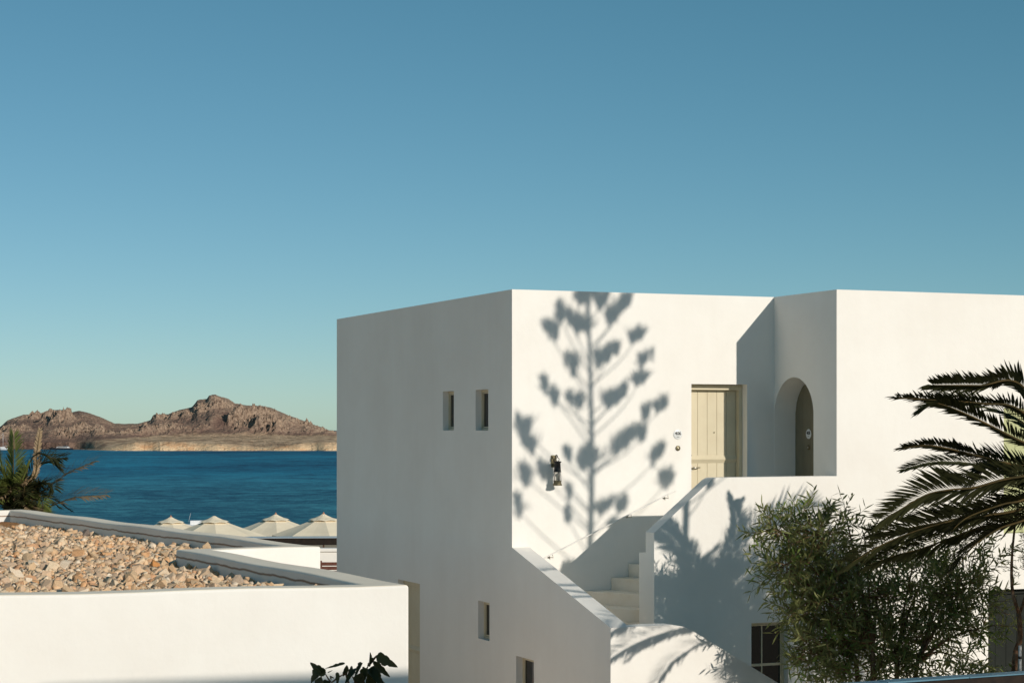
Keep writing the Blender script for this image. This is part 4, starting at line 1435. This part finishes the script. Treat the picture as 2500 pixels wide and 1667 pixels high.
def agave():
    """flowering agave just outside the picture; its candelabra stalk throws the shadow on the front wall"""
    Ld = 9.3
    def wallpt(px, py):
        k = (px - 1250) / F
        u = k * 25.8 / (U.x - k * U.y)
        q = Vector((0, 25.8, 0)) + U * u
        q.z = EYE + (HOR - py) / F * q.y
        return q
    foot = wallpt(1438, 1300) + S * Ld
    base = Vector((foot.x, foot.y, 0))
    t = thing('agave', 'tall flowering agave just outside the picture, seen by its shadow', 'agave', base)
    rng = random.Random(12)
    ztop = (wallpt(1445, 690) + S * Ld).z + 0.35
    m = MB()
    n = 16
    m.tube([Vector((0.03 * math.sin(i * 0.7), 0.03 * math.cos(i * 0.5), ztop * i / n)) for i in range(n + 1)], [0.085 - 0.066 * i / n for i in range(n + 1)], 10)
    m.build('stalk', AGAVE_M, t)
    um = [(450, 40, 80, 38, 30), (395, 60, 40, 30, 60), (505, 70, 42, 34, 60), (620, 85, 55, 35, 120), (560, 150, 45, 40, 90), (275, 140, 42, 25, 110), (340, 180, 55, 32, 90), (410, 205, 50, 20, 40),
          (225, 240, 40, 45, 150), (690, 255, 50, 26, 140), (330, 405, 42, 52, 130), (490, 375, 42, 36, 60), (550, 345, 48, 28, 90), (730, 385, 42, 26, 140),
          (185, 525, 24, 20, 110), (243, 580, 25, 22, 90), (350, 615, 62, 36, 110), (550, 595, 55, 38, 80), (610, 560, 45, 34, 90), (705, 490, 44, 20, 130),
          (812, 630, 48, 28, 160), (735, 670, 24, 24, 90), (80, 735, 48, 38, 170), (105, 830, 40, 38, 140), (600, 825, 42, 40, 110), (650, 790, 40, 32, 90), (720, 778, 36, 24, 90),
          (430, 895, 62, 42, 20), (410, 930, 42, 40, 60), (320, 892, 26, 20, 80), (800, 880, 42, 38, 170), (90, 995, 48, 36, 160), (195, 985, 42, 34, 130),
          (850, 1020, 46, 34, 160), (55, 1165, 46, 40, 150), (510, 1170, 40, 24, 60), (605, 1160, 38, 28, 70), (315, 1215, 20, 24, 60), (325, 1092, 18, 18, 60), (555, 1272, 20, 14, 60)]
    for (zx, zy, rx, ry, drop) in um:
        px = 1240 + zx / 2.1786; py = 700 + zy / 2.1786
        wp = wallpt(px, py)
        off = (wp - wallpt(1440, py)).length
        tdel = rng.uniform(-0.75, 0.75) * min(1.0, 0.35 + off * 0.5)
        c = wp + S * (Ld + tdel) - base
        k = 26.0 / F / 2.1786
        st = Vector((0, 0, c.z - 0.12 - drop * k * 1.0 - 0.35 * math.hypot(c.x, c.y)))
        m = MB()
        midp = Vector((c.x * 0.62, c.y * 0.62, st.z + (c.z - st.z) * rng.uniform(0.45, 0.62)))
        m.tube(bez([st, midp, c - Vector((0, 0, ry * k * 0.6))], 8), [0.011, 0.010, 0.009, 0.008, 0.008, 0.007, 0.006, 0.006], 5)
        outd = Vector((c.x, c.y, 0)); outd = outd.normalized() if outd.length > 0.05 else Vector((1, 0, 0))
        pads = []
        lean = 0.0 if off < 0.12 else (1.0 if (wp - wallpt(1440, py)).dot(U) > 0 else -1.0)
        axis = U * (lean * rx * k * 0.85) + Vector((0, 0, ry * k * (0.75 if lean else 0.2))) + N * (rng.uniform(-0.5, 0.5) * rx * k)
        if not lean:
            axis = U * (rx * k * 0.8)
        npad = rng.randint(4, 6)
        for q_ in range(npad):
            tt = -0.9 + 1.8 * (q_ + rng.uniform(0.1, 0.9)) / npad
            sh = (1.0 - 0.45 * tt) if lean else 1.0
            pads.append((c + axis * tt + U * (rng.uniform(-0.25, 0.25) * rx * k) + N * (rng.uniform(-0.5, 0.5) * rx * k) + Vector((0, 0, rng.uniform(-0.25, 0.35) * ry * k)),
                         rng.uniform(0.42, 0.68) * rx * k * sh, rng.uniform(0.40, 0.70) * ry * k * sh))
        foot_ = c - Vector((0, 0, ry * k * 0.6))
        for (pc, pr, ph) in pads:
            m.tube([foot_, pc - Vector((0, 0, ph))], [0.007, 0.005], 4)
            for j in range(int(22 + 3000 * pr * ph)):
                hh = rng.random() ** 0.8
                aa = rng.uniform(0, 6.283); rr_ = abs(rng.gauss(0, 0.62)) * (0.45 + 0.75 * hh) * pr
                p = pc + Vector((math.cos(aa) * rr_, math.sin(aa) * rr_, (hh * 2 - 1) * ph))
                d = (p - (pc - Vector((0, 0, ph * 2.5)))).normalized()
                ln = rng.uniform(0.08, 0.24)
                d = (d + Vector((rng.uniform(-0.35, 0.35), rng.uniform(-0.35, 0.35), rng.uniform(-0.1, 0.3)))).normalized()
                m.tube([p - d * ln * 0.4, p, p + d * ln * 0.6], [0.004, 0.011, 0.002], 4)
        m.build('flower_cluster', AGAVE_M, t)
    for k in range(26):
        az = k * 2.399; el = R(15 + 55 * (k / 26.0)); Lg = 1.35
        hd = Vector((math.cos(az), math.sin(az), 0)); dd = hd * math.cos(el) + Vector((0, 0, math.sin(el)))
        s = Vector((-hd.y, hd.x, 0)); m = MB(); vs_ = []
        for i in range(6):
            f = i / 5; p = dd * Lg * f - Vector((0, 0, 0.35 * f * f)) + Vector((0, 0, 0.1)); w = 0.13 * (1 - f ** 2) ** 0.7 + 0.003
            vs_ += [p - s * w + Vector((0, 0, 0.04 * (1 - f))), p, p + s * w + Vector((0, 0, 0.04 * (1 - f)))]
        fs_ = []
        for i in range(5):
            fs_ += [(3 * i, 3 * i + 1, 3 * i + 4, 3 * i + 3), (3 * i + 1, 3 * i + 2, 3 * i + 5, 3 * i + 4)]
        m.add(vs_, fs_, 0, True)
        m.build('leaf', AGAVE_L, t)


agave()


# ------------------------------------------------------------------ beach terrace: parasols, pergola, fence
def parasol(px, py, d, label, rz, s=1.0, finial=True):
    top = P(px, py, d)
    gz = -1.72
    t = thing('parasol', label, 'parasol', (top.x, top.y, gz), rz, 'cream parasols on the beach terrace')
    H = top.z - gz
    Rr = 1.95 * s; drop = 0.72 * s
    m = MB(); m.lathe([(0.03, 0.0), (0.03, H - 0.12)], seg=10); m.build('pole', WOOD_L, t)
    m = MB(); m.lathe([(0.3, 0), (0.3, 0.06), (0.05, 0.08), (0.05, 0.25)], seg=20); m.build('base', BLACK_M, t)
    m = MB()
    if finial:
        m.lathe([(0.018, H - 0.16), (0.03, H - 0.13), (0.05, H - 0.10), (0.045, H - 0.06), (0.02, H - 0.02), (0.006, H)], seg=12)
    else:
        m.lathe([(0.018, H - 0.16), (0.035, H - 0.13), (0.04, H - 0.115), (0.03, H - 0.105)], seg=12)
    m.build('finial', WOOD_L, t)
    ns = 8
    zt = H - 0.14
    m = MB(); rows = []
    sub_ = 4
    prof = [(0.30, 0.11), (0.65, 0.25), (1.1, 0.42), (1.55, 0.57), (Rr, drop), (Rr, drop + 0.09)]
    vs_ = []; fs_ = []
    for (r, dz) in prof:
        for k in range(ns * sub_):
            a = 2 * math.pi * k / (ns * sub_)
            kk = k % sub_
            ph = (kk / sub_) * 2 * math.pi / ns
            rr = r * math.cos(math.pi / ns) / math.cos(ph - math.pi / ns)
            sag = 0.035 * math.sin(math.pi * kk / sub_) * r / Rr
            vs_.append((rr * math.cos(a), rr * math.sin(a), zt - dz * s - sag))
    w = ns * sub_
    for i in range(len(prof) - 1):
        for k in range(w):
            fs_.append((i * w + k, (i + 1) * w + k, (i + 1) * w + (k + 1) % w, i * w + (k + 1) % w))
    m.add(vs_, fs_, 0, False)
    m.build('canopy', CANVAS, t)
    # vented cap with a scalloped lower edge
    vs_ = []; fs_ = []
    prof = [(0.035, -0.02), (0.16, 0.045), (0.34, 0.125), (0.52, 0.185), (0.60, 0.225)]
    for j, (r, dz) in enumerate(prof):
        for k in range(w):
            a = 2 * math.pi * k / w; kk = k % sub_; ph = (kk / sub_) * 2 * math.pi / ns
            rr = r * math.cos(math.pi / ns) / math.cos(ph - math.pi / ns)
            sc2 = 0.03 * math.sin(math.pi * kk / sub_) if j >= 3 else 0.012 * math.sin(math.pi * kk / sub_)
            vs_.append((rr * math.cos(a), rr * math.sin(a), zt + 0.035 - dz * s * 0.98 + sc2))
    for i in range(len(prof) - 1):
        for k in range(w):
            fs_.append((i * w + k, (i + 1) * w + k, (i + 1) * w + (k + 1) % w, i * w + (k + 1) % w))
    m = MB(); m.add(vs_, fs_, 0, False)
    m.build('vent_cap', CANVAS, t)
    for k in range(ns):
        a = 2 * math.pi * k / ns
        m = MB(); m.tube([(0.03 * math.cos(a), 0.03 * math.sin(a), zt - 0.06), (Rr * 0.98 * math.cos(a), Rr * 0.98 * math.sin(a), zt - drop - 0.03)], 0.012, 5)
        m.build('rib', WOOD_L, t)


parasol(417, 1257, 82, 'cream parasol nearest the long parapet, only its top showing', 0.30)
parasol(523, 1254, 74, 'cream parasol with a stub instead of a finial, second from the long parapet', 0.20, finial=False)
parasol(673, 1250, 78, 'cream parasol above the dark pergola beam, between its two neighbours', 0.15)
parasol(790, 1249, 74, 'cream parasol half hidden by the corner of the tall house', 0.22)

# dark pergola
o = P(700, 1310, 62); o.z = -1.7
PG = thing('pergola', 'dark flat pergola roof in front of the parasols', 'pergola', (o.x, o.y, o.z), R(4))
hgt = P(700, 1311, 62).z + 1.7
m = MB(); m.box(-2.2, 5.5, 0.0, 0.5, hgt - 0.25, hgt - 0.03); m.build('fascia', DARK_W, PG)
m = MB(); m.box(-2.25, 5.55, -0.03, 0.55, hgt - 0.029, hgt); m.build('roof_sheet', ZINC, PG)
for k in range(4):
    m = MB(); x0 = -2.0 + k * 2.4; m.box(x0, x0 + 0.12, 0.3, 0.42, 0, hgt - 0.215); m.build('post', DARK_W, PG)
# low white wall below it
o = P(800, 1338, 56)
LWL = thing('garden_wall', 'low white terrace wall under the dark pergola', 'wall', (o.x, o.y, -1.5), R(3))
m = MB(); m.box(-3.5, 4.5, 0, 0.3, 0, o.z + 1.5 - 0.10); m.build('body', PLASTER, LWL, bevel=0.02)
m = MB(); m.box(-3.55, 4.55, -0.05, 0.35, o.z + 1.5 - 0.099, o.z + 1.5); m.build('coping', PLASTER, LWL, bevel=0.02)
# slatted fence
o = P(800, 1370, 48)
FN = thing('slatted_fence', 'red brown slatted fence beside the tall house corner', 'fence', (o.x, o.y, -0.9), R(2))
hf_ = o.z + 0.9
for x in (-1.6, -0.17, 1.3):
    m = MB(); m.box(x - 0.03, x + 0.03, -0.03, 0.03, -0.3, hf_ + 0.02); m.build('post', RED_W, FN, bevel=0.004)
for k in range(12):
    z1 = hf_ - 0.02 - k * 0.105
    m = MB(); m.box(-1.7, 1.4, 0.031, 0.055, z1 - 0.085, z1); m.build('slat', RED_W, FN, bevel=0.004)

# pergola edge in the lower right corner, close below the viewpoint
a0 = P(2030, 1668, 17.0); a1 = P(2500, 1649, 17.9)
dv = (a1 - a0); dv.z = 0; dv.normalize()
rz = math.atan2(dv.y, dv.x)
zt = 0.5 * (a0.z + a1.z)
PE = thing('timber_canopy', 'dark timber canopy with blue grey metal edging at the lower corner', 'canopy', (a0.x, a0.y, 0), rz)
for k in range(6):
    m = MB(); m.box(-0.3 + k * 0.9, -0.3 + (k + 1) * 0.9 - 0.006, 0.0, 0.16, zt - 0.012, zt + 0.003 * (k % 2)); m.build('edging', BLUE_E, PE, bevel=0.003)
m = MB(); m.box(-0.3, 5.1, 0.02, 0.14, zt - 0.26, zt - 0.0125); m.build('fascia', DARK_W, PE, bevel=0.004)
for k in range(3):
    m = MB(); m.box(-0.1 + 2.4 * k, 0.02 + 2.4 * k, 0.03, 0.13, 0.012, zt - 0.262); m.build('post', DARK_W, PE, bevel=0.004)


# ------------------------------------------------------------------ boats
def hull(m, L, Bm, H, mi=0):
    vs_ = []; n = 14
    for i in range(n + 1):
        f = i / n
        w = Bm * 0.5 * (1 - (1 - f) ** 3.0) if f < 0.5 else Bm * 0.5 * (1 - max(0, (f - 0.5)) ** 2 * 0.35)
        w = Bm * 0.5 * min(1, (f * 1.9) ** 0.6) * (1 - 0.25 * max(0, f - 0.7))
        x = -L / 2 + L * f
        rake = (1 - f) ** 3 * L * 0.05
        dk = H * (1.0 + 0.28 * (1 - f) ** 1.5)
        vs_ += [(x + rake, -w * 0.75, -0.5), (x, -w, dk), (x, w, dk), (x + rake, w * 0.75, -0.5)]
    fs_ = []
    for i in range(n):
        for k in range(3):
            fs_.append((4 * i + k, 4 * i + k + 1, 4 * i + 5 + k, 4 * i + 4 + k))
    fs_ += [(0, 3, 2, 1), (4 * n, 4 * n + 1, 4 * n + 2, 4 * n + 3)]
    m.add(vs_, fs_, mi)


q = P(149, 1097, 1268); q.z = SEA_Z
t = thing('motor_yacht', 'long dark motor yacht anchored below the far hill', 'yacht', q, R(4))
Ly = 58 / F * 1268
m = MB(); hull(m, Ly, 3.4, 1.15); m.build('hull', HULL_D, t, fix=True)
m = MB(); m.prism([(-Ly * 0.22, 1.2), (-Ly * 0.12, 2.05), (Ly * 0.30, 2.05), (Ly * 0.38, 1.2)], 'y', -1.3, 1.3); m.build('cabin', HULL_W, t, fix=True)
m = MB(); m.prism([(-Ly * 0.14, 1.45), (-Ly * 0.105, 1.85), (Ly * 0.26, 1.85), (Ly * 0.28, 1.45)], 'y', -1.32, 1.32); m.build('window_band', GLASS_D, t, fix=True)
m = MB(); m.prism([(Ly * 0.08, 2.06), (Ly * 0.11, 2.6), (Ly * 0.26, 2.6), (Ly * 0.30, 2.06)], 'y', -1.0, 1.0); m.build('flybridge', HULL_D, t, fix=True)
m = MB(); m.tube([(Ly * 0.2, 0, 2.6), (Ly * 0.2, 0, 6.2)], 0.07, 5); m.tube([(Ly * 0.17, 0, 2.6), (Ly * 0.2, 0, 4.2), (Ly * 0.25, 0, 2.6)], 0.06, 5); m.build('radar_mast', HULL_D, t)

q = P(3, 1097.5, 1262); q.z = SEA_Z
t = thing('sailing_boat', 'white sailing boat with a bare mast beyond the palm', 'sailboat', q, R(-6))
m = MB(); hull(m, 11.0, 3.0, 1.2); m.build('hull', HULL_W, t, fix=True)
m = MB(); m.prism([(-2.5, 1.25), (-1.8, 1.95), (2.0, 1.95), (2.6, 1.25)], 'y', -0.8, 0.8); m.build('cabin', HULL_W, t, fix=True)
m = MB(); m.tube([(1.2, 0, 1.2), (1.2, 0, 11.0)], 0.11, 6); m.build('mast', MAST_M, t)
m = MB(); m.tube([(1.2, 0, 2.6), (4.8, 0, 2.5)], 0.14, 6); m.build('boom', MAST_M, t)
m = MB(); m.tube([(1.2, 0, 10.8), (-5.2, 0, 1.5)], 0.03, 4); m.tube([(1.2, 0, 10.8), (5.3, 0, 1.3)], 0.03, 4); m.build('rigging', MAST_M, t)

q = P(478, 1284, 272); q.z = SEA_Z
t = thing('motorboat', 'small white motorboat between the first two parasols', 'boat', q, R(10))
m = MB(); hull(m, 5.2, 1.9, 0.55); m.build('hull', HULL_W, t, fix=True)
m = MB(); m.box(-0.8, 1.1, -0.6, 0.6, 0.56, 1.15); m.build('cabin', HULL_W, t, bevel=0.05)
m = MB(); m.tube([(-1.1, 0, 0.5), (-0.7, 0, 2.2)], 0.025, 4); m.build('aerial', MAST_M, t)
